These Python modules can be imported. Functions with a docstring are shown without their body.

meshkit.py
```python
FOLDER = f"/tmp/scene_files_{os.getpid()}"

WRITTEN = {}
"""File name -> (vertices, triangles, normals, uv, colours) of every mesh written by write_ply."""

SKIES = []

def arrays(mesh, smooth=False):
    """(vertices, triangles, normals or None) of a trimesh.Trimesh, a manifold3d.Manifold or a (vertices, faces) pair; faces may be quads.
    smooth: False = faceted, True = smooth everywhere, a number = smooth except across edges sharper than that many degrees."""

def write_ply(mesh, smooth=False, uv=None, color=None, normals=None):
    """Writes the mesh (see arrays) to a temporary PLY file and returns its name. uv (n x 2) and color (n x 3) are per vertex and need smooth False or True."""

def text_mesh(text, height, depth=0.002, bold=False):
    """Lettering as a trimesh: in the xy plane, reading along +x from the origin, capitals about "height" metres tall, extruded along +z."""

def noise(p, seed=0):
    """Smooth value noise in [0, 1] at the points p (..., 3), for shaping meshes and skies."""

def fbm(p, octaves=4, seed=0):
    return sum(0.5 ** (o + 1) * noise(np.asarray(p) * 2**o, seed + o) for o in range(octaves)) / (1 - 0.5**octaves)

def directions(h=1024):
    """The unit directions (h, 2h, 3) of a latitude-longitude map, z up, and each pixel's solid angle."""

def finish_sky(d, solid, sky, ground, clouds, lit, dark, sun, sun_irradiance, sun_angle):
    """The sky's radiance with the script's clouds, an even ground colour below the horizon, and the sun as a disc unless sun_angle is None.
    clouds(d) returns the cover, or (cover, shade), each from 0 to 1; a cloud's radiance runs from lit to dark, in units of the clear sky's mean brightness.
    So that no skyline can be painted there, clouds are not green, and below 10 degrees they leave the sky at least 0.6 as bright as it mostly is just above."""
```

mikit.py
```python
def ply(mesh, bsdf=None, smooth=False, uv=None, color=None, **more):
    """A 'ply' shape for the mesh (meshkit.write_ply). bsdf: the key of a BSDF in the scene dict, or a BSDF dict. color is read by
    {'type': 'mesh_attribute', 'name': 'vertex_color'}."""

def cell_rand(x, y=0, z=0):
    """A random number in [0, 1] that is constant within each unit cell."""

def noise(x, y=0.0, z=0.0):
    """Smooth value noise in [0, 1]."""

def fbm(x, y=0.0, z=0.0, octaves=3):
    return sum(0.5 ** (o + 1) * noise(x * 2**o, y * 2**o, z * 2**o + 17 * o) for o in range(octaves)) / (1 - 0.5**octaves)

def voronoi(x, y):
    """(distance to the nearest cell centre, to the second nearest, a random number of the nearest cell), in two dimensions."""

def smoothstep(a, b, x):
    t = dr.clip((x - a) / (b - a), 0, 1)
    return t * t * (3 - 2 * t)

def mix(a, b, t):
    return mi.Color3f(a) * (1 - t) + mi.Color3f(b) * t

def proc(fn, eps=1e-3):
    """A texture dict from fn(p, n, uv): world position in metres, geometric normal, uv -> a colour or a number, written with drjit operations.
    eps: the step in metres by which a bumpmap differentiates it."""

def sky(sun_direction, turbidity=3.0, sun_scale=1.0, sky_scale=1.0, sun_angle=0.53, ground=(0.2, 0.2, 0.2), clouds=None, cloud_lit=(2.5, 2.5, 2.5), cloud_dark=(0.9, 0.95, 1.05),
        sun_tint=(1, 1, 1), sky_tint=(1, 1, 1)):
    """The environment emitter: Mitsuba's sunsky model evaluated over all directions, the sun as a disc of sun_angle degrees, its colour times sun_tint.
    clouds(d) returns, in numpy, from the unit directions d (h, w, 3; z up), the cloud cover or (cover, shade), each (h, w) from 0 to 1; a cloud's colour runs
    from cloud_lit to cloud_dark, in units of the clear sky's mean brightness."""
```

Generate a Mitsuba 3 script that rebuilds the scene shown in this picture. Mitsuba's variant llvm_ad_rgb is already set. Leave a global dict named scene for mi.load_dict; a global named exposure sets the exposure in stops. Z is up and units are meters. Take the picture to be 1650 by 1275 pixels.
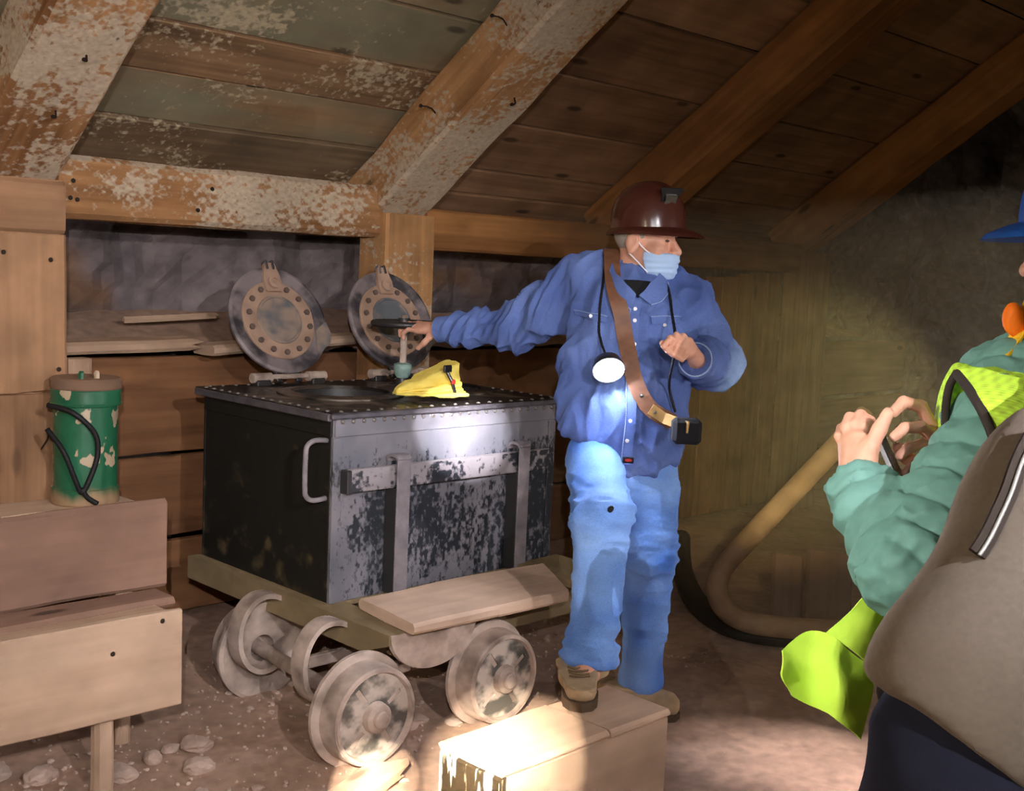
import math, random
import numpy as np, trimesh, drjit as dr, mitsuba as mi, mikit, meshkit
import manifold3d as m3
from mikit import ply, proc, noise, fbm, voronoi, cell_rand, smoothstep, mix
from shapely.geometry import Polygon, Point
from scipy import sparse
random.seed(7); RNG = np.random.default_rng(7)
T = mi.ScalarTransform4f
scene, labels = {}, {}
exposure = 1.6

# ------------------------------------------------------------------ camera
FOCAL, YAW, PITCH, ROLL = 1884.0, math.radians(45.0), math.radians(-6.1), math.radians(2.6)
CAM = np.array([-2.222, -3.022, 1.476])
_f = np.array([math.cos(YAW) * math.cos(PITCH), math.sin(YAW) * math.cos(PITCH), math.sin(PITCH)])
_r = np.array([math.sin(YAW), -math.cos(YAW), 0.0]); _u = np.cross(_r, _f)
_r, _u = math.cos(ROLL) * _r + math.sin(ROLL) * _u, -math.sin(ROLL) * _r + math.cos(ROLL) * _u
_m = np.eye(4); _m[:3, 0], _m[:3, 1], _m[:3, 2], _m[:3, 3] = -_r, _u, _f, CAM
scene['camera'] = {'type': 'perspective', 'fov': math.degrees(2 * math.atan(825 / FOCAL)), 'fov_axis': 'x',
                   'near_clip': 0.05, 'far_clip': 60.0, 'to_world': T(_m.tolist())}

# ------------------------------------------------------------------ lights: unseen lamps placed for what they light, plus an added ambient fill
def spot(key, pos, target, rgb, cutoff, beam):
    scene[key] = {'type': 'spot', 'to_world': T().look_at(origin=list(pos), target=list(target), up=[0, 0, 1]),
                  'intensity': {'type': 'rgb', 'value': list(rgb)}, 'cutoff_angle': float(cutoff), 'beam_width': float(beam)}
def bulb(key, pos, rgb):
    scene[key] = {'type': 'point', 'position': list(pos), 'intensity': {'type': 'rgb', 'value': list(rgb)}}
spot('unseen_lamp_front', (-2.40, -3.22, 1.80), (-0.25, 0.60, 1.20), (8.6, 8.3, 8.6), 34, 10)  # out of view above the camera, lights the car and left wall
spot('unseen_lamp_high', (-1.55, -3.75, 2.12), (-0.15, 0.45, 1.00), (9.0, 8.7, 9.0), 27, 12)  # out of view, high and right of the camera, gives the folds relief
spot('unseen_lamp_right', (1.35, -3.10, 1.30), (-0.30, 0.6, 0.95), (2.6, 2.4, 2.4), 34, 20)  # out of view at the right, lights the car from that side
spot('unseen_lamp_side', (-2.35, -1.75, 1.80), (-0.48, -2.12, 1.02), (3.3, 3.3, 3.1), 18, 11)  # out of view at the left, placed to light the teal visitor
spot('unseen_lamp_rear', (-2.05, -4.40, 1.75), (-0.80, -2.50, 1.10), (3.4, 3.25, 3.05), 24, 10)  # out of view behind the camera, placed to light the grey visitor
bulb('unseen_lamp_warm', (-3.2, -1.9, 1.75), (2.15, 1.72, 1.2))  # unseen warm source, placed to light the left faces of the rafters
# small tight spots from unseen lamps, each aimed to brighten one place
spot('unseen_spot_car', (-2.05, -2.95, 1.95), (0.559, 0.0, 0.905), (300, 300, 325), 2.6, 0.05)
spot('unseen_spot_box', (-2.60, -3.00, 1.90), (-0.27, -1.05, 0.30), (330, 298, 238), 3.9, 0.2)
spot('unseen_spot_wheel', (-2.60, -3.00, 1.90), (-0.17, -0.48, -0.02), (480, 434, 350), 1.9, 0.15)
spot('unseen_spot_floor', (1.35, -3.10, 1.45), (0.95, -1.42, 0.0), (34, 31, 31), 9.0, 0.8)
spot('unseen_spot_dust', (-0.0790, -2.0289, 1.3349), (3.4052, 0.6137, 0.6552), (7.6, 6.4, 3.0), 13.6, 9.5)  # unseen source beside the teal visitor, placed to light the haze
scene['ambient_fill'] = {'type': 'constant', 'radiance': {'type': 'rgb', 'value': [0.020, 0.0165, 0.0105]}}  # added even fill from all sides, no source of its own

# ------------------------------------------------------------------ helpers
def lin(*c):
    c = np.array(c, float) / 255
    return [float(v) for v in np.where(c <= 0.04045, c / 12.92, ((c + 0.055) / 1.055) ** 2.4)]
def key_free(name):
    if name not in USED: USED.add(name); return name
    i = 1
    while f'{name}_{i:03d}' in USED: i += 1
    USED.add(f'{name}_{i:03d}'); return f'{name}_{i:03d}'
USED = set()
def add(name, mesh, mat, smooth=False, uv=None, parent=None, **more):
    """One entry of the scene; a part's key starts with its holder's key."""
    key = key_free(name if parent is None else f'{parent}__{name}')
    scene[key] = ply(mesh, mat, smooth, uv=uv, **more)
    return key
def put(d, name, parent=None):
    key = key_free(name if parent is None else f'{parent}__{name}')
    scene[key] = dict(d); return key
def tag(key, label=None, cat=None, group=None, kind=None):
    labels[key] = {k: v for k, v in (('label', label), ('category', cat), ('group', group), ('kind', kind)) if v}
    return key
def thing(name, label, cat, group=None):
    return tag(key_free(name), label, cat, group)
def cat(*ms): return trimesh.util.concatenate(list(ms))
def V(*a): return np.array(a, float)
def unit(v): v = np.asarray(v, float); return v / np.linalg.norm(v)
def cbox(lo, hi, c=0.006):
    """A box with chamfered edges."""
    lo, hi = np.minimum(lo, hi).astype(float), np.maximum(lo, hi).astype(float)
    ctr, h = (lo + hi) / 2, (hi - lo) / 2
    c = min(c, h.min() * 0.6); pts = []
    for s in np.ndindex(2, 2, 2):
        s = np.array(s) * 2 - 1
        for k in range(3):
            q = h - c; q = q.copy(); q[k] = h[k]; pts.append(ctr + s * q)
    return trimesh.convex.convex_hull(np.array(pts))
def place(mesh, M=None, pos=(0, 0, 0)):
    m = mesh.copy(); A = np.eye(4)
    if M is not None: A[:3, :3] = M
    A[:3, 3] = pos; m.apply_transform(A); return m
def rot(axis, deg): return trimesh.transformations.rotation_matrix(math.radians(deg), axis)[:3, :3]
def frame(p0, p1, up=(0, 0, 1)):
    """Axes (along, side, up) of a bar from p0 to p1."""
    a = unit(np.subtract(p1, p0)); s = np.cross(up, a)
    s = unit(s) if np.linalg.norm(s) > 1e-6 else unit(np.cross([0, 1, 0], a))
    return a, s, np.cross(a, s)
def timber(p0, p1, w, h, seed, up=(0, 0, 1), nseg=14, rough=0.004, chamfer=0.012, end_rough=0.0):
    """A sawn bar from p0 to p1 (w sideways, h upwards): uv = (metres along, metres round the section + 10*seed). Returns (mesh, uv)."""
    p0, p1 = np.asarray(p0, float), np.asarray(p1, float)
    a, s, u = frame(p0, p1, up); L = np.linalg.norm(p1 - p0)
    c = min(chamfer, 0.4 * min(w, h))
    X, Y = w / 2, h / 2
    sec = np.array([(-X + c, -Y), (0, -Y), (X - c, -Y), (X, -Y + c), (X, 0), (X, Y - c), (X - c, Y), (0, Y), (-X + c, Y), (-X, Y - c), (-X, 0), (-X, -Y + c), (-X + c, -Y)])
    per = np.r_[0, np.cumsum(np.linalg.norm(np.diff(sec, axis=0), axis=1))]
    t = np.linspace(0, 1, nseg + 1)
    n1 = meshkit.noise(np.stack(np.broadcast_arrays(t[:, None] * L * 5 + seed * 7.3, np.cos(per / per[-1] * 6.283) * 1.5 + 0 * t[:, None], np.sin(per / per[-1] * 6.283) * 1.5 + 0 * t[:, None]), -1)) - 0.5
    od = n1[..., None] * 2 * rough
    P = p0 + (t[:, None, None] * L) * a + (sec[None, :, :1] + np.sign(sec[None, :, :1]) * od) * s + (sec[None, :, 1:] + np.sign(sec[None, :, 1:]) * od) * u
    if end_rough:
        j = RNG.normal(0, end_rough, len(sec)); j[-1] = j[0]; P[-1] += j[:, None] * a
    n = len(sec); v = P.reshape(-1, 3)
    uv = np.stack(np.broadcast_arrays(t[:, None] * L, per[None] + 10 * seed), -1).reshape(-1, 2)
    i, jj = np.meshgrid(np.arange(nseg), np.arange(n - 1), indexing='ij')
    q = np.stack([i * n + jj, (i + 1) * n + jj, (i + 1) * n + jj + 1, i * n + jj + 1], -1).reshape(-1, 4)
    f = np.vstack([q[:, [0, 2, 1]], q[:, [0, 3, 2]]])
    for row, flip in ((0, False), (nseg, True)):
        b = len(v); ring = P[row, :-1]; ctr = ring.mean(0)
        v = np.vstack([v, ring, ctr]); m = n - 1
        uv = np.vstack([uv, np.c_[(ring - ctr) @ s * 0.3, (ring - ctr) @ u + 10 * seed + 5], [[0, 10 * seed + 5]]])
        tri = [(b + m, b + k2, b + (k2 + 1) % m) for k2 in range(m)]
        f = np.vstack([f, [x[::-1] if flip else x for x in tri]])
    mesh = trimesh.Trimesh(v, f, process=False)
    if mesh.volume < 0: mesh.faces = mesh.faces[:, ::-1]
    return mesh, uv
def bar(name, p0, p1, w, h, seed, mat, parent=None, **k):
    m, uv = timber(p0, p1, w, h, seed, **k)
    return add(name, m, mat, False, uv, parent)
def tube(pts, r, sides=10, closed=False, sub=0, flat=None):
    """A round bar along a polyline (Catmull-Rom refined sub times); r a number or one per point. flat=(up, ratio) flattens it."""
    P = np.asarray(pts, float); R = np.broadcast_to(np.asarray(r, float), (len(P),)).astype(float)
    if sub:
        n = len(P); idx = np.arange(n if closed else n - 1); out, ro = [], []
        for i in idx:
            g = (lambda k: P[k % n]) if closed else (lambda k: P[min(max(k, 0), n - 1)])
            a, b, c, d = g(i - 1), g(i), g(i + 1), g(i + 2)
            for t in np.linspace(0, 1, sub, endpoint=False):
                out.append(0.5 * (2 * b + (c - a) * t + (2 * a - 5 * b + 4 * c - d) * t * t + (3 * b - a - 3 * c + d) * t ** 3))
                ro.append(R[i] * (1 - t) + R[(i + 1) % n] * t)
        if not closed: out.append(P[-1]); ro.append(R[-1])
        P, R = np.array(out), np.array(ro)
    n = len(P)
    tg = np.roll(P, -1, 0) - np.roll(P, 1, 0) if closed else np.gradient(P, axis=0)
    tg /= np.linalg.norm(tg, axis=1, keepdims=True)
    a = unit(np.cross(tg[0], [0.31, 0.22, 0.93])); A = []
    for k in range(n):
        a = unit(a - tg[k] * (a @ tg[k])); A.append(a)
    A = np.array(A)
    if closed:   # spread the twist left over
        e = unit(A[-1] - tg[0] * (A[-1] @ tg[0])); ang = math.atan2(np.cross(e, A[0]) @ tg[0], e @ A[0])
        for k in range(n):
            w = ang * k / n; A[k] = A[k] * math.cos(w) + np.cross(tg[k], A[k]) * math.sin(w)
    B = np.cross(tg, A); th = np.arange(sides) * 2 * math.pi / sides
    v = P[:, None] + R[:, None, None] * (np.cos(th)[None, :, None] * A[:, None] + np.sin(th)[None, :, None] * B[:, None])
    if flat is not None:
        up = np.asarray(flat[0], float); off = v - P[:, None]; v = v - (1 - flat[1]) * (off @ up)[..., None] * up
    v = v.reshape(-1, 3); f = []
    for i in range(n if closed else n - 1):
        for j in range(sides):
            b0, b1 = i * sides, ((i + 1) % n) * sides; j1 = (j + 1) % sides
            f += [(b0 + j, b0 + j1, b1 + j1), (b0 + j, b1 + j1, b1 + j)]
    if not closed:
        v = np.vstack([v, P[0], P[-1]])
        f += [(len(v) - 2, (j + 1) % sides, j) for j in range(sides)] + [(len(v) - 1, (n - 1) * sides + j, (n - 1) * sides + (j + 1) % sides) for j in range(sides)]
    m = trimesh.Trimesh(v, f, process=False)
    if m.volume < 0: m.faces = m.faces[:, ::-1]
    return m
def strip(pts, side, w, t):
    """A flat iron bar bent along pts: w wide along the direction side, t thick."""
    P = np.asarray(pts, float); s = unit(side); tg = np.gradient(P, axis=0); n = np.cross(tg, s); n /= np.linalg.norm(n, axis=1, keepdims=True)
    ring = np.stack([P - s * w / 2 - n * t / 2, P + s * w / 2 - n * t / 2, P + s * w / 2 + n * t / 2, P - s * w / 2 + n * t / 2], 1)
    N = len(P); v = ring.reshape(-1, 3); f = []
    for i in range(N - 1):
        for j in range(4):
            a, b, c, d = i * 4 + j, i * 4 + (j + 1) % 4, (i + 1) * 4 + (j + 1) % 4, (i + 1) * 4 + j
            f += [(a, b, c), (a, c, d)]
    f += [(0, 2, 1), (0, 3, 2), (N * 4 - 4, N * 4 - 3, N * 4 - 2), (N * 4 - 4, N * 4 - 2, N * 4 - 1)]
    m = trimesh.Trimesh(v, f, process=False)
    if m.volume < 0: m.faces = m.faces[:, ::-1]
    return m
def lathe(prof, axis='z', n=40):
    """prof: (radius, height) pairs, turned about z (closed profile when it starts and ends on the axis)."""
    m = trimesh.creation.revolve(np.array(prof, float), sections=n)
    if m.volume < 0: m.invert()
    return m
def turn_to(mesh, axis):
    """Turns a mesh built about z so that z becomes the direction axis."""
    return place(mesh, trimesh.geometry.align_vectors([0, 0, 1], unit(axis))[:3, :3])
def extrude(poly, h):
    return trimesh.creation.extrude_polygon(poly, h, engine='earcut')
def blob(center, radii, seed, sub=2, amp=0.25, freq=2.0):
    m = trimesh.creation.icosphere(sub); v = m.vertices
    d = meshkit.fbm(v * freq + seed * 3.17, 3) - 0.5
    m.vertices = v * (1 + 2 * amp * d[:, None]) * np.asarray(radii) + np.asarray(center); return m

# ---- implicit bodies: round cones and ellipsoids joined smoothly, then meshed by surface nets
def cone(a, b, ra, rb, k=0.02, squash=None):
    return ('cone', np.asarray(a, float), np.asarray(b, float), ra, rb, k, squash)
def ell(c, r, k=0.02, M=None, cut=False):
    return ('ell', np.asarray(c, float), np.asarray(r, float), M, k, cut)
def chain(pts, rad, k=0.02, squash=None):
    return [cone(pts[i], pts[i + 1], rad[i], rad[i + 1], k, squash) for i in range(len(pts) - 1)]
def sdf(prims, p):
    d = None
    for q in prims:
        cut = False
        if q[0] == 'cone':
            _, a, b, ra, rb, k, sq = q
            x, aa, bb = p, a, b
            if sq is not None:
                n, s = sq; n = unit(n)
                x = p + ((p - a) @ n)[..., None] * n * (1 / s - 1); bb = b + ((b - a) @ n) * n * (1 / s - 1)
            ab = bb - aa; t = np.clip(((x - aa) @ ab) / max(ab @ ab, 1e-12), 0, 1)
            e = np.linalg.norm(x - aa - t[..., None] * ab, axis=-1) - (ra + (rb - ra) * t)
        else:
            _, c, r, M, k, cut = q
            x = p - c
            if M is not None: x = x @ M
            g = np.linalg.norm(x / r, axis=-1); g2 = np.linalg.norm(x / (r * r), axis=-1)
            e = g * (g - 1) / np.maximum(g2, 1e-9)
        if d is None: d = e
        elif cut:
            h = np.clip(0.5 - 0.5 * (d + e) / k, 0, 1); d = d * (1 - h) - e * h + k * h * (1 - h)
        else:
            h = np.clip(0.5 + 0.5 * (d - e) / k, 0, 1); d = d * (1 - h) + e * h - k * h * (1 - h)
    return d
def nets(fn, lo, hi, h, smooth=2):
    """Surface nets of fn(points) = 0 over a box."""
    lo, hi = np.asarray(lo, float), np.asarray(hi, float)
    n = np.ceil((hi - lo) / h).astype(int) + 2
    ax = [lo[i] + h * (np.arange(n[i]) - 0.5) for i in range(3)]
    G = np.stack(np.meshgrid(*ax, indexing='ij'), -1)
    D = np.concatenate([fn(G[i:i + 24]) for i in range(0, n[0], 24)])
    D[0], D[-1] = 1, 1; D[:, 0], D[:, -1] = 1, 1; D[:, :, 0], D[:, :, -1] = 1, 1
    S = D < 0
    acc = np.zeros(tuple(n - 1) + (3,)); cnt = np.zeros(tuple(n - 1))
    base = np.stack(np.meshgrid(*[np.arange(m - 1) for m in n], indexing='ij'), -1).astype(float)
    sl = lambda o: tuple(slice(o[i], n[i] - 1 + o[i]) for i in range(3))
    for axis in range(3):
        o2 = [k for k in range(3) if k != axis]
        for a, b in np.ndindex(2, 2):
            o = [0, 0, 0]; o[o2[0]], o[o2[1]] = a, b; q = list(o); q[axis] = 1
            d0, d1 = D[sl(o)], D[sl(q)]; m = (d0 < 0) != (d1 < 0)
            t = np.where(m, d0 / np.where(m, d0 - d1, 1), 0)
            pt = np.zeros(base.shape); pt[..., o2[0]], pt[..., o2[1]], pt[..., axis] = a, b, t
            acc += pt * m[..., None]; cnt += m
    on = cnt > 0; idx = -np.ones(on.shape, int); idx[on] = np.arange(on.sum())
    v = (acc[on] / cnt[on][:, None] + base[on]) * h + lo - 0.5 * h
    F = []
    for axis in range(3):
        b, c = (axis + 1) % 3, (axis + 2) % 3
        s0 = [slice(None)] * 3; s1 = [slice(None)] * 3; s0[axis] = slice(0, -1); s1[axis] = slice(1, None)
        A, B = S[tuple(s0)], S[tuple(s1)]
        e = np.argwhere(A != B); e = e[(e[:, b] > 0) & (e[:, c] > 0)]
        inside = A[tuple(e.T)]
        def cell(db, dc):
            g = e.copy(); g[:, b] -= db; g[:, c] -= dc; return idx[tuple(g.T)]
        q = np.stack([cell(1, 1), cell(0, 1), cell(0, 0), cell(1, 0)], 1)
        F.append(np.where(inside[:, None], q, q[:, ::-1]))
    q = np.vstack(F); f = np.vstack([q[:, [0, 1, 2]], q[:, [0, 2, 3]]])
    m = trimesh.Trimesh(v, f, process=False)
    if smooth:
        e = np.unique(np.sort(np.vstack([f[:, [0, 1]], f[:, [1, 2]], f[:, [2, 0]]]), axis=1), axis=0)
        A = sparse.coo_matrix((np.ones(2 * len(e)), (np.r_[e[:, 0], e[:, 1]], np.r_[e[:, 1], e[:, 0]])), shape=(len(v), len(v))).tocsr(); deg = np.maximum(np.asarray(A.sum(1)).ravel(), 1)[:, None]
        for _ in range(smooth):
            for w in (0.5, -0.53): v = v + w * (A @ v / deg - v)
        m = trimesh.Trimesh(v, f, process=False)
    return m
def bounds(prims, pad):
    lo, hi = [], []
    for q in prims:
        if q[0] == 'cone': r = max(q[3], q[4]); lo += [q[1] - r, q[2] - r]; hi += [q[1] + r, q[2] + r]
        elif not q[5]: r = q[2].max(); lo.append(q[1] - r); hi.append(q[1] + r)
    return np.min(lo, 0) - pad, np.max(hi, 0) + pad
def body(prims, h, smooth=2, clip=None, pad=0.02, warp=None):
    """Meshes the prims; clip(p) < 0 keeps; warp(p) adds to the distance."""
    def fn(p):
        d = sdf(prims, p)
        if warp is not None: d = d + warp(p)
        return d if clip is None else np.maximum(d, clip(p))
    return nets(fn, *bounds(prims, pad), h, smooth)
def union(meshes):
    """One continuous surface."""
    try:
        out = None
        for m in meshes:
            a = m3.Manifold(m3.Mesh(np.asarray(m.vertices, np.float32), np.asarray(m.faces, np.uint32)))
            if a.is_empty(): raise ValueError('not closed')
            out = a if out is None else out + a
        k = out.to_mesh(); return trimesh.Trimesh(k.vert_properties[:, :3], k.tri_verts, process=False)
    except Exception as e:
        print('union', e); return cat(*meshes)
def puff(mesh, fn):
    """Moves the vertices along their normals by fn(v)."""
    m = mesh.copy(); m.vertices = m.vertices + m.vertex_normals * fn(np.asarray(m.vertices))[:, None]; return m

# ------------------------------------------------------------------ materials
def bsdf(key, colour, rough=0.8, metallic=0.0, spec=0.3, bump=None, bump_scale=1.0, **more):
    c = proc(colour) if callable(colour) else {'type': 'rgb', 'value': list(colour)}
    r = proc(rough) if callable(rough) else float(rough)
    b = {'type': 'principled', 'base_color': c, 'roughness': r, 'metallic': float(metallic), 'specular': float(spec), **more}
    if bump is not None: b = {'type': 'bumpmap', 'arbitrary': proc(bump, 2e-3), 'scale': float(bump_scale), 'bsdf': b}
    scene[key] = {'type': 'twosided', 'bsdf': b}
    return key
def c3(*c): return mi.Color3f(*lin(*c))
def wood_fn(light, dark, crust, crust_amount, under=0.0, green=0.0):
    def fn(p, n, uv):
        seed = dr.floor(uv.y / 10); v = uv.y - seed * 10; s = seed * 3.7
        tone = cell_rand(seed, 3)
        g = fbm(uv.x * 2.2 + s, v * 46, s, 3)
        broad = fbm(uv.x * 1.7 + s, v * 7, s + 5, 3)
        col = mix(c3(*dark), c3(*light), dr.clip(0.15 + 0.55 * g + 0.75 * (broad - 0.5) + 0.5 * (tone - 0.5), 0, 1))
        if green:
            col = mix(col, c3(112, 108, 86), green * smoothstep(0.35, 0.62, fbm(uv.x * 1.1 + s * 2, v * 5, 3.3, 3)) * smoothstep(0.3, 0.6, cell_rand(seed, 9)))
        f1, f2, w = voronoi(uv.x * 1.9 + s, v * 5.5 + s)
        col = col * (1 - 0.62 * (1 - smoothstep(0.05, 0.13, f1)) * smoothstep(0.80, 0.84, w))
        col = col * (0.66 + 0.68 * fbm(p.x * 6 + s, p.y * 6, p.z * 6, 4))
        if crust_amount:
            big = fbm(p.x * 3.1, p.y * 3.1, p.z * 3.1 + s, 3); fine = fbm(p.x * 55, p.y * 55, p.z * 55, 3)
            a = crust_amount + under * smoothstep(0.3, 0.75, -n.z)
            m = smoothstep(-0.06, 0.24, fine - 0.5 + (big - 0.5) * 1.5 + (a - 0.5) * 0.62)
            col = mix(col, c3(*crust) * (0.75 + 0.5 * fbm(p.x * 80, p.y * 80, p.z * 80, 2)), m * 0.85)
        return dr.clip(col, 0, 1)
    return fn
bsdf('m_timber', wood_fn((196, 148, 98), (112, 74, 44), (176, 160, 138), 0.46, 0.24), 0.85, bump=lambda p, n, uv: fbm(uv.x * 14, uv.y * 90, 0, 3) + fbm(p.x * 70, p.y * 70, p.z * 70, 2), bump_scale=0.0035)
bsdf('m_timber_plain', wood_fn((174, 134, 100), (114, 82, 58), (180, 160, 140), 0.0), 0.85, bump=lambda p, n, uv: fbm(uv.x * 9, uv.y * 110, 3, 3), bump_scale=0.002)
bsdf('m_timber_warm_lit', wood_fn((192, 136, 82), (126, 82, 46), (180, 160, 140), 0.0), 0.85, bump=lambda p, n, uv: fbm(uv.x * 9, uv.y * 110, 3, 3), bump_scale=0.002)  # plain timber with warm lamplight put into the colour
bsdf('m_plank', wood_fn((150, 116, 82), (82, 60, 42), (166, 150, 122), 0.10, 0.0, 0.85), 0.85, bump=lambda p, n, uv: fbm(uv.x * 7, uv.y * 120, 5, 3), bump_scale=0.002)
bsdf('m_bench', wood_fn((180, 153, 130), (146, 117, 94), (200, 185, 165), 0.0), 0.8)
bsdf('m_benchback', wood_fn((134, 104, 88), (102, 76, 62), (200, 185, 165), 0.0), 0.85)
bsdf('m_wallplank', wood_fn((150, 106, 70), (96, 62, 40), (170, 150, 130), 0.0), 0.85)
def rock_fn(p, n, uv):
    a = fbm(p.x * 3.2, p.y * 3.2, p.z * 3.2, 4); b = fbm(p.x * 17 + 3, p.y * 17, p.z * 17, 3)
    c = mix(c3(66, 59, 59), c3(150, 136, 136), dr.clip(a * 1.3 - 0.2, 0, 1))
    c = mix(c, c3(112, 82, 58), smoothstep(0.55, 0.75, fbm(p.x * 2.1 + 9, p.y * 2.1, p.z * 2.1, 3)))
    return dr.clip(c * (0.6 + 0.8 * b), 0, 1)
bsdf('m_rock', rock_fn, 0.95)
def dirt_fn(p, n, uv):
    a = fbm(p.x * 2.3, p.y * 2.3, 0.3, 4); b = fbm(p.x * 30, p.y * 30, p.z * 30, 3)
    c = mix(c3(122, 96, 80), c3(176, 146, 126), dr.clip(a * 1.4 - 0.2, 0, 1))
    return dr.clip(c * (0.72 + 0.56 * b), 0, 1)
bsdf('m_dirt', dirt_fn, 0.95, bump=lambda p, n, uv: fbm(p.x * 60, p.y * 60, p.z * 60, 3), bump_scale=0.006)
bsdf('m_stone', lambda p, n, uv: dr.clip(mix(c3(130, 106, 92), c3(186, 164, 150), fbm(p.x * 12, p.y * 12, p.z * 12, 3)), 0, 1), 0.95)
def tank_side_fn(p, n, uv):
    patch = fbm(p.x * 5 + 2, p.z * 5, p.y * 5, 3); fine = fbm(p.x * 85, p.z * 60, p.y * 85, 4); streak = fbm(p.x * 40, p.z * 5, p.y * 40, 3)
    worn = smoothstep(0.30, 0.66, fine + (patch - 0.5) * 0.75 + (streak - 0.5) * 0.45 + 0.5 * smoothstep(0.80, 0.92, p.z) + 0.16 * smoothstep(0.22, 0.05, p.x))
    dusty = mix(c3(80, 82, 90), c3(134, 128, 132), fbm(p.x * 9, p.z * 6, 1, 3))
    return dr.clip(mix(c3(34, 38, 44), dusty, worn * 0.9), 0, 1)
def bar_fn(p, n, uv):
    fine = fbm(p.x * 70, p.z * 70, p.y * 70, 3); big = fbm(p.x * 6, p.z * 6, 4, 3)
    return dr.clip(mix(c3(40, 42, 48), c3(134, 126, 128), smoothstep(0.38, 0.66, fine + (big - 0.5) * 1.3 + 0.5 * smoothstep(0.5, 0.9, n.z))), 0, 1)
bsdf('m_bar', bar_fn, 0.5, spec=0.5)

bsdf('m_tank_side', tank_side_fn, lambda p, n, uv: 0.42 + 0.25 * fbm(p.x * 20, p.z * 20, p.y * 20, 2), spec=0.5)
bsdf('m_tank_end', lambda p, n, uv: dr.clip(mix(c3(24, 22, 18), c3(74, 64, 42), smoothstep(0.56, 0.95, fbm(p.x * 14, p.y * 14, p.z * 14, 4) + (0.55 - p.z) * 0.5)), 0, 1), 0.6, spec=0.35)
bsdf('m_tank_top', lambda p, n, uv: dr.clip(mix(c3(30, 26, 24), c3(86, 74, 62), smoothstep(0.45, 0.75, fbm(p.x * 11, p.y * 11, p.z * 11, 4))), 0, 1), 0.35, metallic=0.3, spec=0.5)
def iron_fn(p, n, uv):
    a = fbm(p.x * 14, p.y * 14, p.z * 14, 4)
    return dr.clip(mix(c3(104, 88, 78), c3(186, 166, 152), dr.clip(a * 1.7 - 0.35, 0, 1)), 0, 1)
bsdf('m_iron', iron_fn, 0.75, spec=0.4)
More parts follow.
